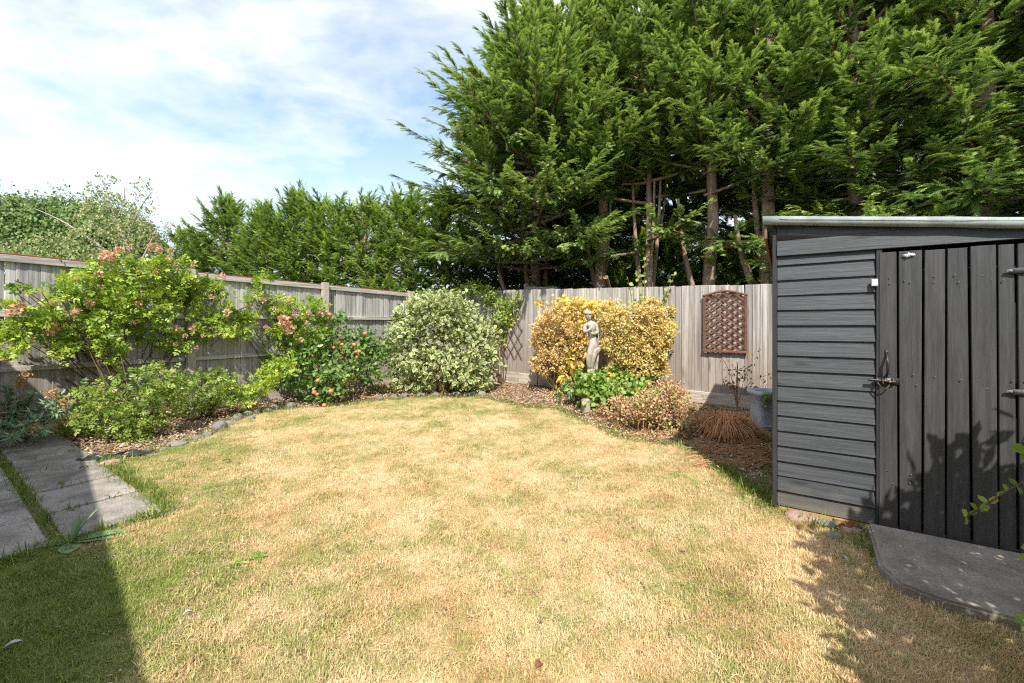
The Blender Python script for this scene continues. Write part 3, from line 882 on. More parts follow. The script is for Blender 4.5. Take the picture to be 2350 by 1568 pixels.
def trunk_mesh(seed, h, r0, forks=()):
    r = np.random.default_rng(seed)
    m = MB()
    n = 9
    z = np.linspace(0, h, n)
    P = np.stack([np.cumsum(r.normal(0, .05, n)) * (z > .4), np.cumsum(r.normal(0, .04, n)) * (z > .4), z], 1)
    rad = r0 * (1 - .9 * z / h) * np.where(z < .3, 1.35, 1) + .012
    m.tube(P, rad, 9)
    for (z0, dx, dy, hh, rr) in forks:
        s = np.linspace(0, 1, 6)
        Q = np.stack([dx * np.sin(s * 1.35), dy * np.sin(s * 1.35), z0 + hh * s ** 1.25], 1)
        m.tube(Q, rr * (1 - .75 * s) + .008, 7)
    return m


def cypress(key, X, Y, rz, sc_, label, r0, forks=(), group=None, h=None):
    t = thing('leyland_cypress', label, 'conifer', (X, Y, 0), 0, group)
    hgt = h or {'broad': 8.6, 'bare': 9.2, 'skirt': 9.2, 'hedge': 5.0, 'hedge_wide': 4.8}[key] * sc_
    m = trunk_mesh(int(abs(X * 100)) + 5, hgt, r0, forks)
    m.build('trunk', BARK, t, world=False, smooth=True)
    for nm, me in zip(('crown', 'limbs'), protos[key]):
        part(nm, me, t, (0, 0, 0), (0, 0, rz), (sc_, sc_, sc_))
    return t


cypress('broad', .62, 10.35, .4, 1.0, 'tall broad conifer at the left end of the high row, trunk forked above fence', .15,
        ((.9, -1.0, -.2, 1.9, .10), (1.0, .28, .1, 2.6, .11), (.8, -.35, .15, 3.2, .11)))
cypress('bare', 1.98, 9.55, 1.3, 1.0, 'tall conifer with a thick bare pale trunk rising above the statue', .15, ((1.6, .25, -.2, 3.0, .055), (2.0, -.3, -.15, 1.3, .07)))
cypress('bare', 2.85, 8.95, 3.1, .97, 'tall conifer with a cluster of slim bare stems, between statue and trellis panel', .075,
        ((1.2, .3, -.1, 3.2, .06), (1.5, -.25, .1, 3.0, .06), (2.2, .55, .2, 2.4, .035), (1.0, .1, -.3, 3.3, .05)))
cypress('bare', 3.80, 8.25, 5.0, .96, 'tall conifer with one straight bare trunk, just left of the trellis panel', .14, ((1.4, -.5, .1, 2.4, .07),))
cypress('bare', 4.66, 7.75, 1.2, .90, 'tall conifer whose forked bare trunk stands right above the trellis panel', .15, ((1.7, -.6, -.1, 1.6, .08), (2.4, -.1, .2, 2.2, .07)))
cypress('skirt', 5.95, 7.15, 2.9, .98, 'tall dense conifer right behind the left end of the shed roof', .15)
cypress('skirt', 6.95, 6.30, .3, 1.0, 'tall dense conifer behind the middle of the shed roof', .15)
cypress('skirt', 8.15, 5.45, 3.9, 1.0, 'tall dense conifer at the right edge, beyond the shed', .15)
for i, (X, Y, k_, rz) in enumerate(((.4, 13.4, 'hedge', 1.0), (2.5, 12.2, 'hedge', 2.0), (4.4, 11.0, 'hedge', 3.3), (6.2, 9.8, 'hedge', 4.4), (8.0, 8.7, 'hedge', 5.2), (9.8, 7.4, 'hedge', .7))):
    cypress(k_, X, Y, rz, 1.65, ('dark conifer of the second row, seen left of the forked trunk', 'dark conifer of the second row, seen behind the thick pale trunk', 'dark conifer of the second row, seen behind the slim bare stems',
        'dark conifer of the second row, seen behind the trellis panel trunk', 'dark conifer of the second row, behind the left half of the shed', 'dark conifer of the second row, behind the right half of the shed')[i], .15, group='conifers in the shaded second row')
for i, (x, ytop, dep, rz, lab) in enumerate((
        (1020, 440, 12.0, 2.2, 'lower conifer half hidden behind the tall broad conifer, rightmost of its row'),
        (935, 452, 12.3, .3, 'lower conifer of the clipped row, next to the tall broad conifer'),
        (836, 432, 12.6, 1.9, 'bushiest conifer of the lower row, behind the concrete post nearest the corner'),
        (752, 452, 13.0, 2.8, 'feathery lower conifer standing behind the taller middle fence post'),
        (682, 444, 13.4, 4.1, 'lower conifer with two thin tips, third from the left end of its row'),
        (604, 458, 13.8, 5.3, 'lower conifer beside the pair of pointed tips, behind the climbing rose'),
        (520, 468, 14.3, .9, 'lower conifer with a pair of pointed dark tips at the left of its row'),
        (440, 512, 14.8, 3.4, 'lowest conifer at the left end of the row, beside the pale birch'))):
    p = D(x, ytop, dep)
    t = cypress(('hedge', 'hedge_wide')[(i * 5 // 3) % 2], p[0], dep, rz, p[2] / 5.75 * (1 + .04 * math.sin(i * 2.3)), lab, .09)
for i, (X, Y, k_, rz, lab) in enumerate(((1.35, 11.1, .62, .4, 'low shaded conifer growth behind the fence, right of the forked trunk'), (2.75, 10.2, .60, 2.1, 'low shaded conifer growth behind the fence, at the thick pale trunk'),
        (3.75, 9.5, .62, 3.7, 'low shaded conifer growth behind the fence, beside the slim bare stems'), (4.75, 8.75, .58, 5.1, 'low shaded conifer growth behind the fence, left of the trellis panel trunk'),
        (5.55, 8.1, .62, 1.2, 'low shaded conifer growth behind the fence, next to the shed roof'), (-.2, 12.3, .66, 2.9, 'low shaded conifer growth behind the corner of the two fences'))):
    cypress('hedge_wide', X, Y, rz, k_, lab, .06, group='low conifer growth under the tall row')
# the twin tips
for i, (x, y, dep) in enumerate(((455, 476, 14.0), (507, 455, 14.1), (868, 440, 12.2))):
    pass

# ------------------------------------------------------------------ broad-leaved trees beyond the left fence
LEAF = (np.array([(0, 0, 0), (.5, 0, -.05), (1, 0, -.12), (.26, .20, .03), (.66, .22, .0), (.26, -.20, .03), (.66, -.22, .0)], float),
        np.array([[0, 1, 4, 3], [0, 5, 6, 1], [1, 6, 2, 4]]), np.array([0, 0, 1, 1, 1, 1, 1.0]))
LEAF_S = (np.array([(0, 0, 0), (.5, 0, -.06), (1, 0, -.1), (.45, .27, .04), (.45, -.27, .04)], float), np.array([[0, 1, 2, 3], [0, 4, 2, 1]]), np.array([0, 0, 1, 1, 1.0]))
NARROW = (LEAF_S[0] * np.array([1, .42, 1]), LEAF_S[1], LEAF_S[2])


def compound(n=2, lw=.5):
    V, Q, E = [], [], []
    def one(o, a, s):
        ca, sa = math.cos(a), math.sin(a)
        v = LEAF[0] * s * np.array([1, 1.15, 1])
        v = np.stack([v[:, 0] * ca - v[:, 1] * sa, v[:, 0] * sa + v[:, 1] * ca, v[:, 2]], 1) + np.array(o)
        Q.append(LEAF[1] + 7 * len(V)); V.append(v); E.append(LEAF[2])
    for i in range(n):
        t = .28 + .36 * i / max(n - 1, 1)
        for s in (-1, 1):
            one((t, 0, 0), s * R(62), .40)
    one((.66, 0, -.02), 0, .46)
    return np.vstack(V), np.vstack(Q), np.concatenate(E)


ROSE5 = compound(2)


def rdir(r, n):
    return unit(r.normal(0, 1, (n, 3)))


def cloud(mb, r, lobes, n, size, tmpl, sig=.16, clump=26, shell=(.55, 1.02), droop=0.0, upb=.45, flat=.0, rn=(.5, .22), m=0, outk=.7, width=1.0, hang=None):
    """leaves in clumps spread over lobes (centre, radii, weight)"""
    w = np.array([l[2] if len(l) > 2 else l[1][0] * l[1][2] for l in lobes], float); w /= w.sum()
    for (c, rad, *_), wi in zip(lobes, w):
        nn = int(n * wi)
        k = max(nn // clump, 1)
        d = rdir(r, k)
        cc = d * r.uniform(shell[0], shell[1], (k, 1)) ** .7
        idx = r.integers(0, k, nn)
        off = cc[idx] + r.normal(0, sig, (nn, 3))
        P = np.asarray(c) + off * np.asarray(rad)
        out = unit(off * np.asarray(rad))
        T = unit(out * outk + rdir(r, nn) * .8 + np.array([0, 0, droop]))
        N = unit(out * .45 + np.array([0, 0, upb]) + rdir(r, nn) * .6 + np.array([0, -.12, 0]))
        P[:, 2] = np.maximum(P[:, 2], .015)
        cb = np.clip(r.normal(rn[0], rn[1] * .7, k), 0, 1)
        rr = np.clip(cb[idx] + r.normal(0, rn[1], nn), 0, 1)
        place(mb, P, T, N, size * r.uniform(.65, 1.25, nn), tmpl, rr, m=m, width=width)


def bez(p0, p1, p2, n=8):
    t = np.linspace(0, 1, n)[:, None]
    return (1 - t) ** 2 * np.asarray(p0) + 2 * t * (1 - t) * np.asarray(p1) + t ** 2 * np.asarray(p2)


def px_lobe(x, y, rx, ry, dep, thick=.75, w=None):
    c = D(x, y, dep)
    a, b = rx / F * dep, ry / F * dep
    l = (c, (a, min(max(a, b) * thick, .6 + .2 * dep / 10), b))
    return l + ((w,) if w else (a * b,))


def strands(mb, r, lobes, n, L, size, tmpl, per, rn=(.5, .2)):
    for (c, rad, *_), k in zip(lobes, [int(n * l[2] / sum(q[2] for q in lobes)) for l in lobes]):
        d = rdir(r, k); d[:, 2] = np.abs(d[:, 2]) * 1.0 - .25
        S0_ = np.asarray(c) + d * np.asarray(rad) * r.uniform(.8, 1.05, (k, 1))
        ll = L * r.uniform(.4, 1.2, k)
        t = r.uniform(0, 1, (k, per))
        P = S0_[:, None] + np.stack([d[:, 0:1] * .25 * t + r.normal(0, .05, (k, per)), d[:, 1:2] * .25 * t + r.normal(0, .05, (k, per)), -t * ll[:, None]], -1)
        P = P.reshape(-1, 3)
        T = unit(rdir(r, len(P)) * .8 + np.array([0, 0, -.8])); N = unit(rdir(r, len(P)) * .7 + np.repeat(d, per, 0) * .6 + np.array([0, -.2, .3]))
        rr = np.clip(np.repeat(r.normal(rn[0], rn[1], k), per) + r.normal(0, .15, len(P)), 0, 1)
        place(mb, P, T, N, size * r.uniform(.7, 1.25, len(P)), tmpl, rr)


r_ = np.random.default_rng(21)
p = G(90, 790); base = D(110, 700, 17); base[2] = 0
wt = thing('weeping_tree', 'large rounded weeping green tree beyond the fence at the left edge', 'tree', base)
lob = [px_lobe(x, y, rx, ry, d) for x, y, rx, ry, d in ((20, 505, 120, 85, 16.5), (110, 505, 120, 80, 17), (215, 515, 95, 80, 17), (-120, 500, 120, 90, 17), (305, 555, 62, 75, 17.5), (60, 590, 150, 70, 16), (200, 600, 120, 70, 16.5))]
m = MB(); strands(m, r_, lob, 3200, 1.1, .14, LEAF_S, 16)
cloud(m, r_, lob, 9000, .12, LEAF_S, sig=.12, droop=-.5)
m.build('crown', BIRCH, wt)
m = MB(); m.tube(bez(base, base + [.1, 0, 2.5], base + [.3, 0, 5.5]), np.linspace(.25, .06, 8), 8)
for l in lob:
    m.tube(bez(base + [0, 0, 2.2], base + [0, 0, 4.2], l[0]), np.linspace(.09, .02, 8), 5)
m.build('trunk', BARK, wt, smooth=True)
base = D(320, 700, 13.5); base[2] = 0
bt = thing('silver_birch', 'thin leaning pale-stemmed birch with sparse yellowish leaves beside the weeping tree', 'tree', base)
lob = [px_lobe(x, y, rx, ry, d) for x, y, rx, ry, d in ((255, 480, 55, 60, 13.5), (235, 530, 60, 50, 13.2), (300, 520, 55, 60, 13.5), (325, 560, 35, 45, 13.6), (110, 560, 70, 40, 13.4), (190, 585, 60, 30, 13.2), (30, 585, 60, 35, 13.4))]
m = MB(); strands(m, r_, lob, 420, .55, .08, LEAF_S, 11)
thin = [px_lobe(x, y, rx, ry, d, w=1) for x, y, rx, ry, d in ((235, 420, 16, 20, 13.5), (270, 430, 40, 22, 13.5), (320, 440, 30, 30, 13.5), (350, 490, 16, 60, 13.6), (362, 520, 12, 40, 13.6), (210, 440, 20, 20, 13.5), (330, 470, 25, 30, 13.5))]
cloud(m, r_, thin, 650, .085, LEAF_S, clump=7, sig=.10)
m.build('crown', BIRCH_Y, bt)
m = MB()
for pts_, ra in ((((322, 700), (330, 610), (262, 500)), .07), (((262, 500), (250, 455), (236, 415)), .02), (((320, 640), (245, 570), (150, 512)), .05), (((150, 512), (110, 490), (80, 480)), .02), (((290, 560), (310, 480), (350, 440)), .025),
                 (((245, 585), (225, 560), (205, 575)), .018), (((262, 510), (290, 470), (285, 430)), .02), (((318, 610), (345, 560), (362, 520)), .03)):
    a = [D(x, y, 13.4) for x, y in pts_]
    if pts_[0][1] == 700:
        a[0][2] = 0
    m.tube(bez(*a), np.linspace(ra, ra * .5, 8), 6)
m.build('trunk', BIRCH_BARK, bt, smooth=True)
base = D(1370, 700, 13.0); base[2] = 0
sy = thing('sycamore_tree', 'yellow-leaved broadleaf tree showing between the tips of the tall conifers', 'tree', base)
lob = [px_lobe(x, y, rx, ry, 11.4) for x, y, rx, ry in ((1375, 30, 45, 55), (1395, -20, 50, 50), (1340, 90, 40, 50), (1245, 165, 25, 40), (1290, 130, 30, 50), (1410, 75, 30, 40))]
m = MB(); cloud(m, r_, lob, 900, .2, LEAF, sig=.2, droop=-.4, clump=10, width=1.6)
m.build('crown', SYCA, sy)
m = MB(); m.tube(bez(base, base + [0, 0, 5], D(1380, -10, 11.6)), np.linspace(.16, .04, 8), 7)
for l in lob:
    m.tube(bez(D(1370, 250, 12.2), D(1370, 120, 12), l[0], 6), np.linspace(.04, .012, 6), 5)
m.build('trunk', BARK, sy, smooth=True)

# ------------------------------------------------------------------ plants in the beds
def fence_depth(x, off=.3):
    """depth of the left fence at print column x, off metres in front of it"""
    c = C + np.array([.825, -.566]) * off
    r = (x - CX) / F
    # point c + t*uL with X = r*Y
    t = (r * c[1] - c[0]) / (uL[0] - r * uL[1])
    return (c + uL * t)[1]


def bdep(x, off=.3):
    return back_pt(x, 800, off)[2][1]


def stems_to(m, r, base, lobes, n, r0=.012, spread=.12):
    for i in range(n):
        c, rad, *_ = lobes[r.integers(len(lobes))]
        e = np.asarray(c) + rdir(r, 1)[0] * np.asarray(rad) * .75
        e[2] = max(e[2], .1)
        b = np.asarray(base) + np.array([r.normal(0, spread), r.normal(0, spread), 0]); b[2] = -.02
        mid = (b + e) / 2 + np.array([r.normal(0, .08), r.normal(0, .08), .15 * (e[2])])
        m.tube(bez(b, mid, e, 7), np.linspace(r0, r0 * .3, 7), 5)


def flower_mesh(seed, n=46):
    r = np.random.default_rng(seed)
    m = MB()
    d = rdir(r, n)
    P = d * .5 * r.uniform(.5, 1, (n, 1)) * np.array([1, 1, .75])
    place(m, P, unit(d + r.normal(0, .6, (n, 3))), rdir(r, n), r.uniform(.22, .42, n), LEAF_S, r.uniform(0, 1, n), width=1.6)
    o = m.build('flower_cluster', FLOWER); me = o.data
    bpy.data.objects.remove(o)
    return me


FLO = [flower_mesh(s) for s in range(4)]


def flowers(parent, pts, r):
    for (x, y, s, dep) in pts:
        p = D(x, y, dep) - np.array(parent.location)
        k = s / F * dep * 1.5
        part('flower_cluster', FLO[r.integers(4)], parent, p, r.uniform(0, 3, 3), (k, k, k))


# --- large climbing rose on the left fence
r_ = np.random.default_rng(31)
base = G(300, 955); base[2] = 0
FDr = lambda x, o=.32: fence_depth(x, o)
rose = thing('climbing_rose', 'large climbing rose with faded pink flower clusters spilling over the fence top at the left', 'rose', base)
LB = [(300, 640, 85, 48, .30), (215, 660, 80, 40, .38), (375, 640, 55, 45, .22), (120, 668, 50, 14, .45), (60, 668, 40, 10, .5), (60, 745, 60, 32, .45), (150, 735, 60, 35, .40), (235, 725, 75, 45, .38),
      (330, 715, 80, 40, .32), (420, 690, 35, 40, .25), (480, 690, 45, 45, .25), (470, 750, 55, 28, .28), (110, 800, 60, 24, .5), (15, 790, 35, 40, .55), (385, 780, 55, 26, .35), (210, 775, 80, 20, .42), (440, 655, 30, 20, .2),
      (535, 745, 30, 30, .25), (15, 725, 35, 22, .5), (250, 800, 40, 30, .45), (265, 600, 30, 16, .3), (330, 598, 50, 14, .25)]
lob = [px_lobe(x, y, rx, ry, FDr(x, o), thick=.5) for x, y, rx, ry, o in LB]
m = MB(); cloud(m, r_, lob, 4600, .095, ROSE5, sig=.17, clump=16, shell=(.3, 1.05), droop=.05, rn=(.56, .2))
m.build('foliage', ROSE, rose)
m = MB(); stems_to(m, r_, base, lob, 36, .011, .18)
for pts_ in (((300, 950), (260, 800), (60, 668)), ((310, 950), (330, 790), (600, 690)), ((360, 940), (370, 800), (455, 770)), ((150, 870), (205, 900), (245, 945))):
    a = [D(x, y, FDr(x, .3)) for x, y in pts_]
    m.tube(bez(*a, 10), np.linspace(.014, .006, 10), 6)
m.build('canes', STEM, rose, smooth=True)
z1 = [(125, 730, 62), (95, 760, 40), (150, 700, 40), (415, 885, 50), (430, 850, 30), (400, 915, 30), (235, 965, 34), (150, 1065, 28), (40, 1105, 38), (570, 760, 40), (610, 735, 24), (700, 680, 34), (1085, 690, 28), (910, 600, 32), (790, 550, 26), (850, 300, 50),
      (800, 320, 40), (880, 325, 34), (930, 265, 36), (1020, 235, 26), (1210, 240, 40), (1180, 225, 24), (1250, 265, 26), (1340, 270, 25), (1380, 370, 22), (1510, 375, 22), (1320, 330, 30), (770, 450, 34), (1215, 435, 20), (1660, 630, 24), (1780, 745, 34),
      (1510, 880, 32), (1400, 885, 22), (1540, 1030, 22), (1590, 935, 20), (1380, 1000, 20), (1450, 935, 20), (1040, 830, 28), (400, 680, 24), (1740, 470, 32), (600, 480, 20), (1120, 615, 18), (760, 800, 18), (310, 590, 18)]
flowers(rose, [((a / 2.614) * .7652, (650 + b / 2.614) * .7652, s / 2.614 * .7652, FDr(a / 2.614 * .7652, .58)) for a, b, s in z1], r_)

# --- second rose, by the taller post
base = G(668, 905); base[2] = 0
rose2 = thing('climbing_rose', 'smaller climbing rose with one big faded pink cluster, left of the taller post', 'rose', base)
LB = [(600, 690, 24, 40, .22), (605, 650, 16, 22, .2), (690, 715, 55, 32, .3), (660, 770, 38, 42, .32), (745, 715, 26, 24, .3), (565, 710, 25, 18, .25), (640, 700, 40, 22, .28), (700, 770, 45, 40, .3), (560, 755, 24, 24, .28), (655, 830, 40, 30, .35)]
lob = [px_lobe(x, y, rx, ry, FDr(x, o), thick=.6) for x, y, rx, ry, o in LB]
m = MB(); cloud(m, r_, lob, 1900, .09, ROSE5, sig=.2, clump=16, shell=(.3, 1.05), droop=.05, rn=(.56, .2))
m.build('foliage', ROSE, rose2)
m = MB(); stems_to(m, r_, base, lob, 18, .010, .12)
m.build('canes', STEM, rose2, smooth=True)
z3 = [(230, 395, 30), (430, 390, 22), (325, 465, 24), (400, 545, 50), (420, 580, 55), (430, 620, 48), (370, 530, 26), (490, 515, 24), (590, 495, 24), (700, 480, 34), (670, 490, 20), (530, 705, 22), (270, 615, 20), (575, 570, 20), (250, 600, 16)]
flowers(rose2, [((700 + a / 2.611) * .7652, (750 + b / 2.611) * .7652, s / 2.611 * .7652, FDr((700 + a / 2.611) * .7652, .62)) for a, b, s in z3], r_)

# --- two low bushes in front of it and an arching one
def bush(label, base, LBs, n, size, tmpl, mat, seed, nst=14, stem=STEM, r0=.009, name='rose_bush', cat='bush', **kw):
    r = np.random.default_rng(seed)
    t = thing(name, label, cat, base)
    lob = [px_lobe(*l[:5], thick=.8) if len(l) == 5 else px_lobe(*l[:5], thick=.8)[:2] + (px_lobe(*l[:5])[2] * l[5],) for l in LBs]
    m = MB(); cloud(m, r, lob, n, size, tmpl, **kw)
    m.build('foliage', mat, t)
    m = MB(); stems_to(m, r, base, lob, nst, r0, .07)
    m.build('stems', stem, t, smooth=True)
    return t, lob, r


b1 = G(305, 1005)
bush('low green rose bush with budding tips, on the bark beside the paved path', b1,
     [(295, 900, 85, 40, 4.75), (230, 915, 52, 32, 4.75), (370, 872, 46, 32, 5.0), (265, 950, 78, 42, 4.75), (195, 962, 42, 26, 4.85), (330, 965, 48, 36, 4.8), (385, 910, 30, 34, 5.0), (305, 1000, 44, 22, 4.75), (170, 975, 30, 18, 4.9), (222, 800, 26, 14, 5.0, .4), (250, 765, 18, 22, 5.1, .3)],
     1750, .08, ROSE5, ROSE_LOW, 41, 26, sig=.2, clump=14, shell=(.25, 1.05), rn=(.55, .22))
b2 = G(470, 958)
bush('small green rose bush right of the larger low bush, before the fence post', b2, [(470, 890, 55, 42, 5.7), (440, 920, 40, 32, 5.7), (510, 905, 35, 28, 5.8), (475, 855, 30, 18, 5.8), (480, 935, 30, 18, 5.75)],
     700, .08, ROSE5, ROSE_LOW, 42, 16, sig=.2, clump=14, shell=(.25, 1.05), rn=(.5, .22))
b3 = G(560, 935)
t, lob, r = bush('light green arching rose shoots reaching right from the low bushes to the apple tree', b3, [(540, 895, 42, 20, 6.0), (585, 872, 42, 18, 6.2), (630, 850, 38, 15, 6.4), (665, 835, 28, 10, 6.5), (560, 915, 40, 14, 6.1), (600, 893, 30, 14, 6.2)],
                 620, .085, ROSE5, ROSE, 43, 10, stem=GREEN_STEM, sig=.18, clump=12, shell=(.2, 1.05), rn=(.7, .18))

# --- apple tree
ab = G(795, 925)
t, lob, r = bush('small bushy apple tree with ripening orange and red apples against the fence', ab,
                 [(760, 790, 80, 50, 7.5), (825, 795, 60, 45, 7.7), (700, 855, 60, 42, 7.0), (760, 880, 60, 38, 6.9), (850, 840, 42, 45, 7.6), (870, 790, 40, 36, 7.8), (740, 905, 45, 26, 6.8), (660, 870, 42, 26, 6.9), (800, 850, 45, 35, 7.2), (780, 740, 22, 26, 7.7), (720, 815, 40, 30, 7.2)],
                 3000, .085, LEAF, APPLE_LEAF, 44, 20, name='apple_tree', cat='tree', r0=.014, sig=.2, clump=14, shell=(.25, 1.05), rn=(.5, .22), width=1.15)
bm = bmesh.new(); bmesh.ops.create_uvsphere(bm, u_segments=12, v_segments=8, radius=.5)
for v in bm.verts:
    rr = math.hypot(v.co.x, v.co.y)
    v.co.z = v.co.z * .88 - .12 * max(0, 1 - rr / .22) * (1 if v.co.z > 0 else -.6)
for f in bm.faces:
    f.smooth = True
bmesh.ops.create_cone(bm, segments=5, radius1=.03, radius2=.025, depth=.25, matrix=Matrix.Translation((0, 0, .45)))
ame = bpy.data.meshes.new('apple'); bm.to_mesh(ame); bm.free(); ame.materials.append(APPLE_SKIN)
for a, b, s in ((945, 742, 34), (985, 795, 30), (960, 797, 26), (660, 1022, 36), (632, 1115, 38), (763, 1105, 42), (755, 505, 34), (710, 1215, 34), (655, 1130, 28), (1030, 655, 30), (850, 740, 28), (785, 765, 26), (965, 840, 22), (625, 830, 24)):
    x, y = (700 + a / 2.611) * .7652, (750 + b / 2.611) * .7652
    dep = 6.55 if b > 900 else 7.05
    k = s / 2.611 * .7652 / F * dep
    p = D(x, y, dep) - np.array(t.location)
    if p[2] < .035:
        p[2] = .035
    part('apple', ame, t, p, r.uniform(-.5, .5, 3), (k, k, k))

# --- variegated shrub
vb = G(1015, 905)
dv = vb[1] + .35
t, lob, r = bush('big rounded variegated shrub with cream edged leaves in the corner of the garden', vb,
                 [(1015, 790, 118, 105, dv), (1000, 730, 85, 55, dv), (1060, 745, 60, 50, dv + .1), (1085, 810, 55, 70, dv), (945, 800, 55, 70, dv), (930, 745, 35, 40, dv), (1010, 850, 105, 52, dv - .25), (1070, 870, 55, 35, dv - .1), (960, 875, 50, 30, dv - .1), (1020, 690, 50, 25, dv)],
                 8200, .098, LEAF, VARIE, 45, 40, name='variegated_shrub', cat='shrub', sig=.13, clump=18, shell=(.55, 1.06), rn=(.45, .24), width=1.25, outk=.8, droop=.0)
m = MB()
for i in range(46):                                   # upright tips
    a = r.uniform(0, 1); x = 895 + 235 * a
    y = 672 + 90 * (abs(a - .48) * 1.9) ** 2 + r.normal(0, 12)
    p0 = D(x, y + 30, dv - r.uniform(-.2, .5)); p1 = p0 + np.array([r.normal(0, .06), r.normal(0, .05), r.uniform(.18, .34)])
    n = 12; tt = r.uniform(.1, 1, n)[:, None]
    P = p0 + (p1 - p0) * tt
    place(m, P, unit(rdir(r, n) * .8 + [0, 0, .7]), unit(rdir(r, n) + [0, 0, .6]), .07 * r.uniform(.6, 1.1, n), LEAF, np.clip(r.normal(.75, .2, n), 0, 1), width=.9)
m.build('shoot_tips', VARIE, t)['kind'] = 'stuff'

# --- climber over the corner trellis
cb = G(1150, 880)
bush('green climber scrambling over the thin brown corner trellis behind the variegated shrub', np.array([*back_pt(1150, 880, .15)[2], 0]),
     [(1085, 660, 42, 16, bdep(1085, .1)), (1060, 680, 40, 20, bdep(1060, .2)), (1120, 680, 34, 22, bdep(1120, .15)), (1160, 702, 30, 22, bdep(1160, .15)), (1165, 730, 22, 22, bdep(1165, .12)), (1185, 690, 10, 18, bdep(1185, .12)), (1140, 740, 14, 30, bdep(1140, .12)), (1155, 775, 10, 16, bdep(1150, .12)), (1000, 680, 40, 18, bdep(1000, .3))],
     2000, .065, LEAF, ROSE, 46, 12, name='climber', cat='climber', sig=.22, clump=10, shell=(.2, 1.05), rn=(.6, .2), width=1.2)

# thin expanding trellis
et = thing('expanding_trellis', 'thin brown diamond lattice trellis hung on the back fence beside the variegated shrub', 'trellis', (*back_pt(1165, 800, .03)[2], 0), math.atan2(wB[1], wB[0]))
oS = back_pt(1165, 800, .03)[0]
sa, sb = back_pt(1134, 700)[0] - oS, back_pt(1200, 700)[0] - oS
zt_, zb_ = back_pt(1170, 672)[1], back_pt(1170, 820)[1]
hh, ww = zt_ - zb_, sb - sa
for lay in (0, 1):
    for i in range(-4, 9):
        # rods at a steep slope, cut to the panel
        x0_ = sa + ww * (i / 4.0)
        slope = 1.55 * (1 if lay == 0 else -1)
        ts = []
        for zc in (0, hh):
            ts.append((x0_ + zc / slope if lay == 0 else x0_ + (zc / slope), zc))
        (xa_, za_), (xb_, zb2) = ts
        pts_ = []
        for f in np.linspace(0, 1, 60):
            X_ = xa_ + (xb_ - xa_) * f; Z_ = za_ + (zb2 - za_) * f
            if sa - .02 <= X_ <= sb + .02:
                pts_.append((X_, Z_))
        if len(pts_) > 12:
            m = MB(); m.tube([(pts_[0][0], -.006 - .014 * lay, pts_[0][1] + zb_), (pts_[-1][0], -.006 - .014 * lay, pts_[-1][1] + zb_)], .008, 6)
            m.build('rod', ROD_WOOD, et, world=False)

# red brown trellis panel
x0, zb0, _p = back_pt(1613, 802, .04); x1, _, _p1 = back_pt(1714, 803, .04); _, zs, _ = back_pt(1714, 684, .04); _, za, _ = back_pt(1665, 668, .04)
zs = zb0 + .905 * (za - zb0) + .02
tp = thing('trellis_panel', 'red-brown arched lattice panel hung on the back fence near the shed', 'trellis', (*_p, 0), math.atan2(wB[1], wB[0]))
W_ = x1 - x0; fr = .036
me = bevel_box('frame_side', (fr, .03, zs - zb0), RED_WOOD, .004, (0, 0, (zs - zb0) / 2))
part('frame_side', me, tp, (fr / 2, -.012, zb0)); part('frame_side', me, tp, (W_ - fr / 2, -.012, zb0))
part('frame_bottom', bevel_box('frame_bottom', (W_ + .01, .036, fr), RED_WOOD, .004), tp, (W_ / 2, -.012, zb0 - fr / 2 - .001))
m = MB()
n = 14
arch = lambda f: zs + (za - zs) * (max(0, math.cos((f - .5) * math.pi * 1.0)) ** 1.3)
V, Q = [], []
for i in range(n + 1):
    f = i / n; x = -.004 + (W_ + .008) * f; zt__ = arch(f)
    for y in (-.03, .004):
        V += [(x, y, zt__ - fr * .55), (x, y, zt__ + fr * .45)]
for i in range(n):
    a = i * 4; b = a + 4
    Q += [[a, b, b + 1, a + 1], [a + 2, a + 3, b + 3, b + 2], [a + 1, b + 1, b + 3, a + 3], [a, a + 2, b + 2, b]]
Q += [[0, 1, 3, 2], [n * 4, n * 4 + 2, n * 4 + 3, n * 4 + 1]]
m.add(V, Q); m.build('frame_top', RED_WOOD, tp, world=False)
pit = .118
for lay, sgn in ((0, 1), (1, -1)):
    for i in range(-12, 14):
        c0 = (i + .5) * pit * 1.25
        pts_ = []
        for f in np.linspace(-.2, 1.9, 160):
            X_ = c0 + sgn * f * .78 if sgn > 0 else c0 - f * .78
            Z_ = zb0 + f * .64
            if fr * .6 < X_ < W_ - fr * .6 and zb0 < Z_ < arch(X_ / W_) - fr * .4:
                pts_.append((X_, Z_))
        if len(pts_) > 8:
            (xa_, z0_), (xb_, z1_) = pts_[0], pts_[-1]
            L = math.hypot(xb_ - xa_, z1_ - z0_)
            part('slat', bevel_box('slat', (L, .009, .026), RED_WOOD, .0015), tp, ((xa_ + xb_) / 2, -.008 - .010 * lay, (z0_ + z1_) / 2), (0, -math.atan2(z1_ - z0_, xb_ - xa_), 0))

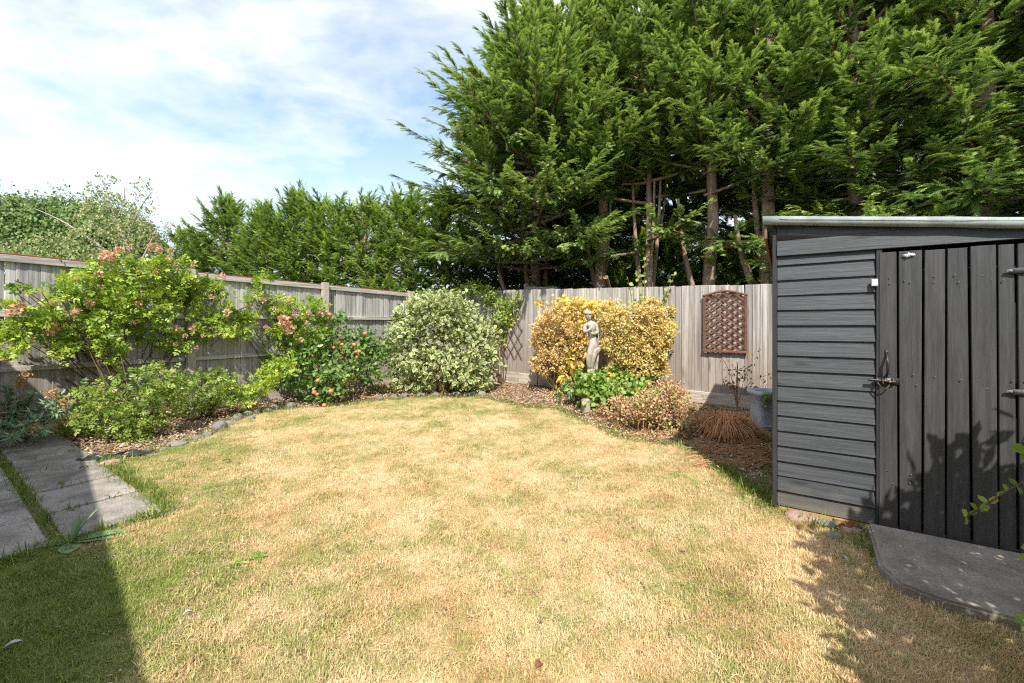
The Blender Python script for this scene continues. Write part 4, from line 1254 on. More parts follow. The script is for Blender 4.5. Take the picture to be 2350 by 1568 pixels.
# metal obelisk leaning on the fence
ob = thing('plant_obelisk', 'rusty black wire plant support leaning on the back fence left of the golden shrub', 'plant support', (*back_pt(1248, 890, .18)[2], 0))
m = MB()
def bp(x, y, off):
    s, z, p = back_pt(x, y, off)
    return np.array([p[0], p[1], z])
A, B_, Cc, Dd = bp(1232, 893, .28), bp(1240, 760, .12), bp(1270, 902, .28), bp(1262, 745, .12)
for a, b in ((A, B_), (Cc, Dd)):
    m.tube([a, (a + b) / 2, b], .008, 6)
m.build('upright', BLACK_METAL, ob)
m = MB()
for i in range(5):
    f, g = i / 5, (i + 1) / 5
    m.tube([A + (B_ - A) * f, Cc + (Dd - Cc) * g], .005, 5); m.tube([A + (B_ - A) * g, Cc + (Dd - Cc) * f], .005, 5)
for f in (.02, .30, .62):
    m.tube([A + (B_ - A) * f, Cc + (Dd - Cc) * f], .006, 5)
m.build('cross_wire', BLACK_METAL, ob)

def crumble(LBs, seed, n, f=.38, spread=1.0):
    """break big lobes into many small ones, so that the outline is uneven"""
    r = np.random.default_rng(seed)
    out = []
    for i in range(n):
        x, y, rx, ry, d = LBs[r.integers(len(LBs))]
        a, q = r.uniform(0, 6.283), r.uniform(.2, 1) ** .5 * spread
        k = f * r.uniform(.6, 1.4)
        out.append((x + rx * q * math.cos(a), y + ry * q * math.sin(a), rx * k, ry * k, d + r.normal(0, .16)))
    return out


# --- golden shrubs either side of the statue
gb = np.array([*back_pt(1290, 880, .45)[2], 0])
d1 = lambda x, o=.5: bdep(x, o)
bush('orange-yellow scorched shrub to the left of the statue', gb,
     crumble([(1275, 745, 55, 48, d1(1275)), (1315, 730, 50, 42, d1(1315)), (1265, 790, 48, 45, d1(1265)), (1300, 800, 45, 48, d1(1300)), (1255, 835, 36, 30, d1(1255)), (1305, 850, 34, 24, d1(1300)), (1330, 770, 30, 45, d1(1330)), (1240, 770, 24, 40, d1(1245))], 51, 46) + [(a, b, c * .9, d * .9, e) for a, b, c, d, e in [(1275, 745, 55, 48, d1(1275)), (1315, 730, 50, 42, d1(1315)), (1265, 790, 48, 45, d1(1265)), (1300, 800, 45, 48, d1(1300)), (1255, 835, 36, 30, d1(1255)), (1305, 850, 34, 24, d1(1300)), (1330, 770, 30, 45, d1(1330)), (1240, 770, 24, 40, d1(1245))]],
     20000, .044, LEAF_S, GOLD_O, 51, 40, name='golden_shrub', cat='shrub', sig=.14, clump=26, shell=(.5, 1.05), rn=(.45, .2), width=1.15, r0=.008)
gb = np.array([*back_pt(1450, 880, .5)[2], 0])
bush('golden yellow shrub to the right of the statue', gb,
     crumble([(1440, 735, 68, 45, d1(1440)), (1500, 740, 42, 46, d1(1500)), (1405, 760, 36, 48, d1(1405)), (1450, 795, 62, 42, d1(1450)), (1505, 790, 36, 40, d1(1505)), (1525, 765, 20, 30, d1(1525)), (1475, 840, 46, 34, d1(1475)), (1430, 835, 36, 26, d1(1430)), (1505, 835, 24, 26, d1(1500)), (1400, 715, 28, 26, d1(1400))], 52, 60) + [(a, b, c * .9, d * .9, e) for a, b, c, d, e in [(1440, 735, 68, 45, d1(1440)), (1500, 740, 42, 46, d1(1500)), (1405, 760, 36, 48, d1(1405)), (1450, 795, 62, 42, d1(1450)), (1505, 790, 36, 40, d1(1505)), (1525, 765, 20, 30, d1(1525)), (1475, 840, 46, 34, d1(1475)), (1430, 835, 36, 26, d1(1430)), (1505, 835, 24, 26, d1(1500)), (1400, 715, 28, 26, d1(1400))]],
     27000, .044, LEAF_S, GOLD, 52, 44, name='golden_shrub', cat='shrub', sig=.14, clump=26, shell=(.5, 1.05), rn=(.5, .2), width=1.15, r0=.008)
yb = G(1352, 925)
bush('bright yellow leaved climber hanging around the head of the statue', yb + [.0, .25, 0],
     [(1335, 705, 48, 22, d1(1335, .45)), (1355, 725, 22, 30, d1(1355, .4)), (1300, 695, 40, 14, d1(1300, .45)), (1345, 790, 14, 30, d1(1345, .5)), (1318, 825, 20, 24, d1(1318, .6)), (1300, 860, 22, 16, d1(1300, .65)), (1280, 885, 16, 18, d1(1280, .7)), (1390, 700, 26, 16, d1(1390, .5)), (1405, 855, 14, 8, 6.6), (1240, 695, 14, 8, d1(1245, .45))],
     1100, .085, LEAF, YELLOW, 53, 14, name='yellow_climber', cat='climber', sig=.22, clump=7, shell=(.2, 1.05), rn=(.5, .22), droop=-.5, width=1.25)
sb_ = G(1410, 935)
t, lob, r = bush('bright green shrub with heart shaped leaves around the foot of the statue', sb_,
                 [(1355, 892, 34, 26, 6.25), (1385, 900, 40, 30, 6.2), (1362, 866, 26, 16, 6.3), (1400, 900, 60, 32, 6.5), (1450, 910, 52, 28, 6.5), (1365, 880, 40, 28, 6.6), (1480, 890, 35, 22, 6.8), (1345, 865, 22, 22, 6.85), (1420, 870, 50, 24, 6.9), (1380, 925, 40, 22, 6.45), (1475, 920, 36, 16, 6.6), (1330, 895, 30, 18, 6.8)],
                 2100, .085, LEAF, GREEN, 54, 20, name='green_shrub', cat='shrub', sig=.2, clump=10, shell=(.2, 1.05), rn=(.55, .22), width=1.5, droop=-.15)
m = MB(); ms = MB()
for (xa, ya), (xb, yb_), (xc, yc) in (((1470, 870), (1475, 720), (1462, 625)), ((1475, 880), (1480, 700), (1478, 598)), ((1480, 870), (1490, 740), (1548, 632)), ((1500, 860), (1500, 760), (1530, 670)), ((1455, 860), (1460, 720), (1440, 640)), ((1420, 870), (1425, 800), (1430, 760)), ((1490, 860), (1490, 800), (1480, 730))):
    P = bez(D(xa, ya, 7.0), D(xb, yb_, 7.05), D(xc, yc, 6.95), 14)
    ms.tube(P, np.linspace(.008, .003, 14), 5)
    for i in range(4, 14):
        n = 3
        place(m, np.repeat(P[i][None], n, 0), unit(rdir(r, n) * .9 + [0, 0, .35]), unit(rdir(r, n) * .6 + [0, -.4, .6]), .105 * r.uniform(.7, 1.1, n) * (1.1 - .03 * i), LEAF, np.clip(r.normal(.75, .15, n), 0, 1), width=1.35)
m.build('shoot_leaves', GREEN, t)['kind'] = 'stuff'; ms.build('shoot_stem', STEM, t)

# pinkish faded shrub, brown grass mound
pb = G(1470, 1000)
bush('low shrub of faded pinkish brown leaves at the lawn edge', pb,
     crumble([(1460, 960, 85, 42, 5.35), (1530, 945, 62, 48, 5.3), (1400, 965, 45, 26, 5.6), (1500, 990, 75, 26, 5.15), (1570, 975, 34, 36, 5.2), (1440, 930, 40, 20, 5.6), (1490, 915, 40, 18, 5.6), (1535, 905, 36, 20, 5.55), (1375, 955, 24, 20, 5.9)], 55, 70),
     12000, .036, LEAF_S, PINKISH, 55, 60, stem=DEAD_STEM, name='faded_shrub', cat='shrub', sig=.35, clump=9, shell=(.4, 1.05), rn=(.5, .3), width=1.3, r0=.005, droop=.2)
gm = G(1665, 1000)
r = np.random.default_rng(61)
t = thing('dry_grass_mound', 'drooping mound of brown dried ornamental grass beside the grey bin', 'grass clump', gm)
m = MB()
nb = 1500
az = r.uniform(0, 6.283, nb); el = np.abs(r.normal(0, 1, nb))
for i in range(nb):
    L = r.uniform(.30, .52)
    h = np.array([math.cos(az[i]), math.sin(az[i]), 0])
    out = r.uniform(.15, .42); hz_ = r.uniform(.12, .36)
    p0 = gm + h * r.uniform(0, .12)
    p1 = p0 + h * out * .35 + [0, 0, hz_ * 1.3]
    p2 = p0 + h * out + np.array([r.normal(0, .05), r.normal(0, .05), max(.02, r.uniform(-.05, .16))])
    P = bez(p0, p1, p2, 5)
    sd = np.cross(h, [0, 0, 1]) * .0042
    w = np.array([.8, 1, .9, .6, .1])[:, None]
    V = np.concatenate([P - sd * w, P + sd * w])
    m.add(V, [[j, j + 1, j + 6, j + 5] for j in range(4)], r=np.clip(r.normal(.5, .25), 0, 1))
m.build('blades', DRY_BLADE, t)

# euphorbias
def spurge(label, base, tips, seed, size=.075, group=None, heads=()):
    r = np.random.default_rng(seed)
    t = thing('spurge', label, 'plant', base)
    m, ms = MB(), MB()
    for p in tips:
        b = np.asarray(base) + np.array([r.normal(0, .06), r.normal(0, .05), 0])
        P = bez(b, (b + p) / 2 + np.array([r.normal(0, .05), r.normal(0, .05), -.02]), p, 8)
        ms.tube(P, np.linspace(.008, .005, 8), 5)
        n = 62
        f = r.uniform(.45, 1, n) ** .6
        k = np.minimum((f * 7).astype(int), 6)
        Q = P[k] + (P[k + 1] - P[k]) * (f * 7 - k)[:, None]
        ax = unit(P[-1] - P[-3])
        T = unit(rdir(r, n) + ax * (.2 + 1.0 * (f[:, None] - .5)))
        place(m, Q, T, unit(ax + rdir(r, n) * .3), size * r.uniform(.7, 1.2, n), NARROW, np.clip(f - .35 + r.normal(0, .15, n), 0, 1))
    m.build('leaves', SPURGE, t)
    ms.build('stems', DEAD_STEM, t, smooth=True)
    if heads:
        mh = MB()
        for p in heads:
            n = 90
            d = rdir(r, n) * r.uniform(.3, 1, (n, 1)) * np.array([.065, .065, .07])
            place(mh, p + d, rdir(r, n), rdir(r, n), r.uniform(.018, .035, n), LEAF_S, r.uniform(0, 1, n))
            mh.tube(bez(base, (base + p) / 2 + [0, 0, .04], p), .004, 4, r=.2)
        mh.build('seed_heads', SEEDHEAD, t)
    return t


eb = G(40, 1010)
r = np.random.default_rng(71)
spurge('blue-green spurge with dried peach seed heads against the fence beyond the paved path', eb,
       [D(x, y, d) for x, y, d in ((110, 925, 4.5), (140, 905, 4.6), (160, 920, 4.6), (90, 960, 4.4), (30, 950, 4.6), (10, 930, 4.7), (60, 975, 4.3), (30, 1000, 4.2), (100, 985, 4.35), (5, 975, 4.4), (-30, 960, 4.5), (70, 940, 4.5), (130, 945, 4.5), (45, 915, 4.6), (20, 890, 4.7), (75, 905, 4.65), (-15, 1000, 4.2))], 72,
       size=.085, heads=[D(118, 905, 4.45), D(150, 925, 4.5), D(60, 860, 4.75), D(45, 875, 4.7), D(80, 985, 4.35)])
eb = G(1310, 930)
spurge('small blue-green spurge between the orange-yellow shrub and the statue foot', eb, [D(x, y, d) for x, y, d in ((1300, 872, 6.7), (1320, 885, 6.7), (1290, 890, 6.75), (1340, 900, 6.7), (1310, 900, 6.6), (1280, 905, 6.8), (1330, 880, 6.75))], 73, size=.085)

# dead shrub near the bin
db = np.array([*back_pt(1690, 930, .3)[2], 0])
r = np.random.default_rng(74)
t = thing('dead_shrub', 'dead brown stems with a few shrivelled leaves below the trellis panel', 'plant', db)
ms, m = MB(), MB()
for (xb, yb_), (xc, yc), ra in (((1690, 870), (1692, 835), .016), ((1685, 860), (1655, 820), .006), ((1705, 860), (1735, 800), .005), ((1700, 870), (1765, 860), .004), ((1690, 880), (1660, 870), .006), ((1700, 880), (1725, 905), .005), ((1690, 860), (1710, 850), .006), ((1680, 850), (1670, 890), .005)):
    P = bez(db, D(xb, yb_, db[1]), D(xc, yc, db[1] - .1), 9)
    ms.tube(P, np.linspace(ra, ra * .4, 9), 5)
    n = 16
    Q = P[r.integers(5, 9, n)] + r.normal(0, .035, (n, 3))
    place(m, Q, unit(rdir(r, n) + [0, 0, -.8]), rdir(r, n), .06 * r.uniform(.6, 1.2, n), LEAF, r.uniform(0, 1, n), width=.9)
ms.build('stems', DEAD_STEM, t); m.build('leaves', DEADLEAF, t)

# bin
bc = np.array([3.23, 5.34, 0])
t = thing('storage_bin', 'blue-grey plastic bin half hidden behind the shed corner', 'bin', bc)
m = MB()
def ring(rx, ry, z, k=28, p=5.0):
    a = np.linspace(0, 2 * np.pi, k, endpoint=False)
    c, s = np.cos(a), np.sin(a)
    return np.stack([rx * np.sign(c) * np.abs(c) ** (2 / p), ry * np.sign(s) * np.abs(s) ** (2 / p), np.full(k, z)], 1)
prof = [(.15, .14, 0), (.165, .155, .2), (.185, .175, .42), (.20, .19, .425), (.203, .193, .475), (.190, .18, .478), (.180, .17, .46), (.15, .145, .04)]
V = np.vstack([ring(a, b, z) for a, b, z in prof])
Q = [[i * 28 + j, i * 28 + (j + 1) % 28, (i + 1) * 28 + (j + 1) % 28, (i + 1) * 28 + j] for i in range(len(prof) - 1) for j in range(28)]
m.add(V * [.86, .86, 1], Q)
m.add(np.vstack([ring(.125, .145, .04), [[0, 0, .04]]]), [[j, j + 1, (j + 2) % 28, 28] for j in range(0, 28, 2)])
o = m.build('body', BIN, t, world=False, smooth=False)
# weed hanging over its rim
m = MB()
n = 60
P = np.stack([r.normal(-.08, .035, n), np.full(n, -.175) + r.normal(0, .01, n), r.uniform(.30, .49, n)], 1) + bc
place(m, P, unit(rdir(r, n) + [0, -.2, -.8]), rdir(r, n), .045 * r.uniform(.5, 1.2, n), NARROW, r.uniform(.3, .8, n), width=2)
tag(m.build('trailing_weed', GREEN), 'green weed trailing over the rim of the blue-grey bin', 'plant')

# red pot
rp = np.array([*back_pt(1556, 915, .45)[2], 0])
m = MB()
zt_ = back_pt(1556, 897, .45)[1]
for i, (ra, z) in enumerate(((.07, 0), (.085, zt_ - .04), (.1, zt_ - .04), (.1, zt_), (.085, zt_), (.08, zt_ - .05))):
    pass
prof = [(.075, 0), (.09, zt_ - .05), (.10, zt_ - .05), (.102, zt_), (.09, zt_), (.085, zt_ - .05)]
V = np.vstack([np.stack([a * np.cos(np.linspace(0, 6.283, 20, endpoint=False)), a * np.sin(np.linspace(0, 6.283, 20, endpoint=False)), np.full(20, z)], 1) for a, z in prof]) + rp
Q = [[i * 20 + j, i * 20 + (j + 1) % 20, (i + 1) * 20 + (j + 1) % 20, (i + 1) * 20 + j] for i in range(5) for j in range(20)]
m.add(V, Q)
tag(m.build('plant_pot', RED_PLASTIC), 'orange-red plastic pot behind the faded pinkish shrub', 'pot')

# --- statue
stb = G(1352, 936)
stx, sty = stb[0], stb[1]
st = thing('garden_statue', 'pale stone statue of a draped woman on a plinth between the golden shrubs', 'statue', (stx, sty, 0))
SZ = lambda x, y: D(x, y, sty) - np.array([stx, sty, 0])
zf = SZ(1362, 858)[2]
m = MB()
for z, h, w in ((.0, .06, .27), (.06, zf - .14, .19), (zf - .08, .05, .24), (zf - .03, .03, .21)):
    m.box((0.03, .0, z + h / 2), (w, w, h))
m.build('plinth', STATUE, st, world=False)


def skin(name, joints, bones, mat, parent, root=0, sub=2):
    me = bpy.data.meshes.new(name)
    me.from_pydata([j[0] for j in joints], bones, [])
    o = bpy.data.objects.new(name, me); COL.objects.link(o)
    if parent:
        o.parent = parent
    sk = o.modifiers.new('skin', 'SKIN'); sk.use_smooth_shade = True; sk.branch_smoothing = .5
    for i, j in enumerate(joints):
        s = me.skin_vertices[0].data[i]
        s.radius = (j[1], j[2] if len(j) > 2 else j[1]); s.use_root = (i == root)
    su = o.modifiers.new('sub', 'SUBSURF'); su.levels = sub; su.render_levels = sub
    me.materials.append(mat)
    return o


# figure 0.93 m tall: hip pushed to the right, head bowed to the left, arms folded over the chest
hS = SZ(1362, 712)[2] - zf
u = hS / .93
J = [((.070, 0, zf + .47 * u), .088 * u, .070 * u),      # 0 pelvis
     ((.052, -.005, zf + .56 * u), .062 * u, .054 * u),  # 1 waist
     ((.034, -.012, zf + .66 * u), .080 * u, .060 * u),  # 2 chest
     ((.018, -.008, zf + .735 * u), .060 * u, .044 * u), # 3 shoulders
     ((.000, -.022, zf + .785 * u), .028 * u),           # 4 neck
     ((-.024, -.046, zf + .825 * u), .046 * u, .050 * u),# 5 head low
     ((-.022, -.034, zf + .880 * u), .054 * u, .058 * u),# 6 head top
     ((.095, .0, zf + .725 * u), .036 * u),              # 7 right shoulder
     ((.118, -.04, zf + .60 * u), .029 * u),             # 8 right elbow
     ((.045, -.100, zf + .585 * u), .021 * u),           # 9 right wrist
     ((-.005, -.110, zf + .60 * u), .017 * u),           # 10 hand
     ((-.062, -.015, zf + .715 * u), .034 * u),          # 11 left shoulder
     ((-.088, -.06, zf + .60 * u), .029 * u),            # 12 left elbow
     ((-.025, -.112, zf + .640 * u), .021 * u),          # 13 left wrist
     ((.020, -.115, zf + .685 * u), .017 * u),           # 14 hand
     ((.088, -.015, zf + .38 * u), .068 * u),            # 15 thigh R
     ((.045, -.040, zf + .23 * u), .046 * u),            # 16 knee R
     ((.030, .010, zf + .06 * u), .027 * u),             # 17 ankle R
     ((.020, -.045, zf + .018 * u), .022 * u),           # 18 foot
     ((.020, -.030, zf + .38 * u), .062 * u),            # 19 thigh L
     ((-.025, -.070, zf + .235 * u), .044 * u),          # 20 knee L
     ((-.010, -.010, zf + .06 * u), .026 * u),           # 21 ankle L
     ((-.028, -.060, zf + .018 * u), .021 * u)]          # 22 foot
BN = [(0, 1), (1, 2), (2, 3), (3, 4), (4, 5), (5, 6), (3, 7), (7, 8), (8, 9), (9, 10), (3, 11), (11, 12), (12, 13), (13, 14), (0, 15), (15, 16), (16, 17), (17, 18), (0, 19), (19, 20), (20, 21), (21, 22)]
skin('figure', J, BN, STATUE, st)
# hair with a bun, nose and brow, drape down the right hip and leg
r = np.random.default_rng(81)
bm = bmesh.new(); bmesh.ops.create_icosphere(bm, subdivisions=3, radius=1)
for v in bm.verts:
    c = v.co.copy()
    w = 1 + .10 * math.sin(9 * c.x + 4 * c.z) * math.sin(8 * c.y + 7 * c.z)
    cut = -.25 if c.y > -.1 else .12                      # lower at the nape, above the brow in front
    v.co = Vector((c.x * .062 * w, c.y * .068 * w + .012, max(c.z, cut) * .058 * w)) * u
bmesh.ops.create_uvsphere(bm, u_segments=10, v_segments=6, radius=.028 * u, matrix=Matrix.Translation((0.012 * u, .078 * u, .012 * u)))
for f in bm.faces:
    f.smooth = True
me = bpy.data.meshes.new('hair'); bm.to_mesh(me); bm.free(); me.materials.append(STATUE)
part('hair', me, st, (-.024, -.034, zf + .878 * u), (.25, 0, .2), (1.08, 1.05, 1.05))
fm = MB()
fc = np.array([-.030, -.092 * u, zf + .848 * u])
fm.tube([fc + [0, .008, .016], fc + [-.002, -.006, -.004], fc + [0, .004, -.010]], [.004, .0075, .004], 6)
fm.tube([fc + [-.02, .012, .020], fc + [0, .004, .022], fc + [.02, .012, .020]], .0045, 5)
fm.tube([fc + [-.010, .008, -.024], fc + [0, .003, -.023], fc + [.010, .008, -.024]], .0045, 5)
fm.tube([fc + [-.006, .012, -.040], fc + [.006, .012, -.040]], .009, 6)
fm.build('face', STATUE, st, world=False, smooth=True)
dm = MB()
for i in range(9):
    a = .1 + 2.2 * i / 8
    p0 = np.array([.075 + .062 * math.cos(a), .02 + .05 * math.sin(a), zf + .50 * u])
    p1 = np.array([.075 + .080 * math.cos(a), .015 + .065 * math.sin(a), zf + .30 * u])
    p2 = np.array([.05 + .06 * math.cos(a), .03 + .05 * math.sin(a), zf + .02])
    dm.tube(bez(p0, p1, p2, 8), np.linspace(.016, .020, 8) + r.normal(0, .001, 8), 6)
for i in range(7):
    a = .2 + 1.9 * i / 6
    dm.tube(bez((.03 + .09 * math.cos(a), .01 + .07 * math.sin(a), zf + .74 * u), (.05 + .10 * math.cos(a), .01 + .08 * math.sin(a), zf + .62 * u), (.06 + .08 * math.cos(a), .015 + .06 * math.sin(a), zf + .46 * u), 6), .015, 6)
dm.build('drapery', STATUE, st, world=False, smooth=True)

# ------------------------------------------------------------------ stones edging the beds
def stone_mesh(seed, mat):
    r = np.random.default_rng(seed)
    bm = bmesh.new(); bmesh.ops.create_icosphere(bm, subdivisions=2, radius=.5)
    A = rdir(r, 7); h = r.uniform(.34, .46, 7)
    for v in bm.verts:
        c = np.array(v.co)
        for a, hh_ in zip(A, h):
            d = c @ a
            if d > hh_:
                c = c - a * (d - hh_) * .8
        v.co = Vector(c * (1 + r.normal(0, .015)))
    for f in bm.faces:
        f.smooth = r.uniform() < .85
    me = bpy.data.meshes.new('edging_stone'); bm.to_mesh(me); bm.free(); me.materials.append(mat)
    return me


STN = [stone_mesh(s, STONE) for s in range(5)] + [stone_mesh(9, PINK_STONE)]
r = np.random.default_rng(91)


def stone(x, y, w, h, label, k=None, group=None, name='edging_stone', rot=None):
    p = G(x, y)
    o = bpy.data.objects.new(name, STN[r.integers(5) if k is None else k]); COL.objects.link(o)
    sw = w / F * p[1]
    o.scale = (sw, sw * .8, max(h / F * p[1], sw * .35)); o.location = (p[0], p[1], o.scale[2] * .16); o.rotation_euler = (0, 0, r.uniform(0, 6) if rot is None else rot)
    return tag(o, label, 'stone', group)


stone(253, 1068, 46, 20, 'flat brownish stone at the corner of the lawn by the paved path', 5, rot=.6)
stone(330, 1040, 40, 14, 'flat grey stone just right of the crumpled black polythene')
stone(405, 1022, 48, 16, 'long pale stone half sunk in the grass before the low rose bush', rot=.5)
stone(505, 985, 40, 30, 'upright grey and white stone in the lawn edge, right of the low rose bush', 1)
stone(545, 962, 28, 22, 'white-grey rounded stone under the small rose bush', 2)
stone(668, 935, 30, 18, 'whitest rounded stone, beside the apple tree', 3)
G1 = 'small stones edging the left flower bed'
for x, y, w, h in ((450, 1008, 34, 14), (475, 1000, 28, 14), (525, 975, 24, 16), (567, 953, 26, 15), (590, 948, 22, 14), (612, 943, 28, 16), (634, 938, 24, 15), (578, 962, 20, 12), (372, 1033, 26, 10)):
    stone(x, y, w, h, 'small rounded stone in the line edging the bed between rose bush and apple tree', None, G1)
G2 = 'small stones edging the far bed'
for x, y, w, h in ((870, 916, 26, 10), (905, 912, 24, 10), (930, 910, 26, 12), (965, 909, 28, 11), (1000, 908, 24, 12), (1045, 908, 28, 14), (1080, 908, 24, 12), (1105, 908, 22, 16)):
    stone(x, y, w, h, 'small stone in the line edging the bed below the variegated shrub', None, G2)
stone(1830, 1190, 62, 26, 'pinkish flat stone against the tan timber under the shed', 5, name='stone', rot=.3)
stone(1862, 1196, 40, 18, 'low pink-grey stone behind the smooth white pebble by the shed', 5, name='stone')
stone(1897, 1206, 46, 20, 'smooth pale rounded pebble by the shed foot', 3, name='stone', rot=0.2)
stone(1915, 1236, 34, 22, 'grey stone in front of the pebble by the shed foot', 2, name='stone')
stone(1955, 1222, 44, 18, 'brownish stone nearest the concrete slab corner', 5, name='stone')
stone(1985, 1212, 30, 14, 'small grey stone between shed timber and concrete slab', 0, name='stone')
sp = G(1344, 950)
o = part('stone', bevel_box('stone', (.10, .10, .20), STATUE, .012, (0, 0, .12), seg=2), None, (sp[0], sp[1], 0), (.03, -.03, .5))
tag(o, 'squared pale stone block standing at the bed edge below the statue', 'stone')

# black polythene poking out of the bed
c0 = G(265, 1052)
n1, n2 = 22, 9
V = []
for i in range(n1):
    for j in range(n2):
        a, b = i / (n1 - 1) - .5, j / (n2 - 1) - .5
        z = .025 + .045 * abs(math.sin(7 * a + 5 * b)) * (1 - 2 * abs(b)) + r.normal(0, .007)
        V.append(c0 + np.array([.50 * a + .03 * math.sin(9 * b), .30 * a + .13 * b + .02 * math.sin(11 * a), max(z - .03 * (abs(a) > .45), .006)]))
m = MB(); m.add(V, [[i * n2 + j, (i + 1) * n2 + j, (i + 1) * n2 + j + 1, i * n2 + j + 1] for i in range(n1 - 1) for j in range(n2 - 1)])
tag(m.build('polythene_sheet', PLASTIC_SHEET), 'crumpled black polythene poking out of the bed by the paved path', 'sheet')

# ------------------------------------------------------------------ weeds, fallen leaves, feathers
def big_leaf(m, p, az, L, w, el, rnd, curl=.25):
    n = 9
    s = np.linspace(0, 1, n)
    h = np.array([math.cos(az), math.sin(az), 0]); sd = np.array([-h[1], h[0], 0])
    P = np.asarray(p) + h * (L * s * math.cos(el))[:, None] + np.array([0, 0, 1]) * (L * (s * math.sin(el) - curl * s ** 2) + .012)[:, None]
    P[:, 2] = np.maximum(P[:, 2], .012)
    ww = w * np.sin(np.pi * np.clip(s * .92 + .06, 0, 1)) ** .7 * (1 + .14 * np.sin(s * 55))
    ww[-1] = .002
    V = np.concatenate([P - sd * ww[:, None] + [0, 0, .006], P, P + sd * ww[:, None] + [0, 0, .006]])
    m.add(V, [[j, j + 1, n + j + 1, n + j] for j in range(n - 1)] + [[n + j, n + j + 1, 2 * n + j + 1, 2 * n + j] for j in range(n - 1)], r=rnd)


wp = G(165, 1250)
wd = thing('rosette_weed', 'grey-green weed with long toothed leaves at the end of the paving joint', 'weed', wp)
for az, L, w, el in ((3.25, .22, .042, .12), (-.85, .17, .045, .10), (.25, .22, .040, .22), (.55, .30, .036, .22), (1.2, .2, .016, 1.25), (1.9, .2, .016, 1.2), (.9, .26, .014, 1.1), (2.6, .10, .02, .5)):
    m = MB(); big_leaf(m, wp, az, L, w, el, r.uniform(.2, .9)); m.build('leaf', WEED, wd)
for x, y, s_, lab in ((20, 1065, .10, 'small green weed in the paving joint at the left edge'), (590, 1285, .07, 'flat green plantain weed in the dry lawn left of centre'), (545, 1300, .06, 'tiny green weed in the dry lawn beside the plantain')):
    p = G(x, y); t = thing('lawn_weed', lab, 'weed', p)
    m = MB()
    for i in range(6):
        big_leaf(m, p, i * 1.05 + r.normal(0, .2), s_ * r.uniform(.8, 1.2), s_ * .2, .3, r.uniform(0, 1), .3)
    m.build('leaves', GREEN, t)


def flake(x, y, L, w, mat, name, label, cat, rz, group=None):
    p = G(x, y, .03)
    m = MB()
    n = 6
    s = np.linspace(0, 1, n)
    ww = w * np.sin(np.pi * (s * .9 + .05)) ** .8
    V = []
    for sg in (-1, 0, 1):
        V += [(L * (a - .5), sg * b, .012 * math.sin(3.1 * a) + (.008 if sg else 0)) for a, b in zip(s, ww)]
    m.add(V, [[j, j + 1, n + j + 1, n + j] for j in range(n - 1)] + [[n + j, n + j + 1, 2 * n + j + 1, 2 * n + j] for j in range(n - 1)], r=r.uniform(.2, .9))
    o = m.build(name, mat); o.location = p; o.rotation_euler = (r.normal(0, .15), r.normal(0, .15), rz)
    return tag(o, label, cat, group)


WHITE_PETAL = mottle('white_feather', [S(176, 172, 168), S(200, 198, 196)], scale=20, rough=.7, bump=.05, finek=.1)
flake(430, 1411, .032, .008, WHITE_PETAL, 'feather', 'small white feather on the dry lawn near the house shade', 'feather', .8)
flake(30, 1482, .05, .009, WHITE_PETAL, 'feather', 'larger white feather on the shaded grass at the lower left', 'feather', .75)
flake(1938, 1286, .035, .008, WHITE_PETAL, 'feather', 'white feather on the grass by the concrete slab', 'feather', 1.7)
flake(772, 1254, .02, .007, WHITE_PETAL, 'petal', 'pale petal on the dry lawn left of centre', 'petal', .3)
flake(1312, 1037, .02, .008, WHITE_PETAL, 'petal', 'pale petal on the lawn in front of the statue', 'petal', 1.2)
flake(1064, 930, .07, .03, DEADLEAF, 'fallen_leaf', 'curled brown leaf on the far lawn before the variegated shrub', 'leaf', .4)
flake(1236, 1530, .035, .014, RUSTY, 'fallen_leaf', 'small orange leaf on the lawn at the bottom centre', 'leaf', .9)
flake(193, 1073, .07, .012, RUSTY, 'fallen_leaf', 'orange-brown leaf lying on the paving near the bed', 'leaf', .2)
flake(140, 1112, .05, .008, DEADLEAF, 'fallen_leaf', 'dark brown twig like leaf on the middle of the paving', 'leaf', .1)
flake(520, 1058, .07, .016, RUSTY, 'fallen_leaf', 'curled tan leaf on the green lawn edge right of the stones', 'leaf', .6)
flake(1945, 1205, .09, .03, RUSTY, 'fallen_leaf', 'curled orange leaf against the shed timber', 'leaf', 1.0)

# ------------------------------------------------------------------ shrub beyond the right edge: its shade falls on the lawn and the door
rb = np.array([2.75, 1.25, 0])
r = np.random.default_rng(95)
t = thing('leafy_shrub', 'bright green leafy shrub whose shoots reach in at the right edge before the shed door', 'shrub', rb)
lob = [((1.97, 1.15, 1.42), (.28, .24, .26), 1), ((2.25, 1.22, 1.30), (.32, .28, .32), 1), ((2.52, 1.32, 1.22), (.32, .28, .36), 1), ((2.66, 1.55, 1.28), (.30, .24, .32), 1), ((1.72, .72, 1.22), (.28, .28, .30), .9), ((1.55, .45, 1.12), (.26, .28, .30), .8), ((2.1, .82, 1.15), (.34, .3, .36), 1), ((2.9, 1.35, 1.1), (.34, .34, .4), 1), ((2.5, .95, 1.0), (.36, .34, .4), 1), ((2.6, 1.2, .6), (.4, .35, .4), .8), ((1.95, .45, 1.0), (.3, .3, .36), .8)]
m = MB(); cloud(m, r, lob, 5200, .10, LEAF, sig=.2, clump=12, shell=(.2, 1.05), rn=(.6, .2))
m.build('foliage', GREEN, t)
m = MB(); stems_to(m, r, rb, lob, 22, .014, .15)
m.build('stems', STEM, t, smooth=True)
ms, m = MB(), MB()
tw = bez(D(2420, 1075, 1.9), D(2330, 1110, 1.9), D(2218, 1186, 1.95), 10)
ms.tube(tw, np.linspace(.007, .003, 10), 5)
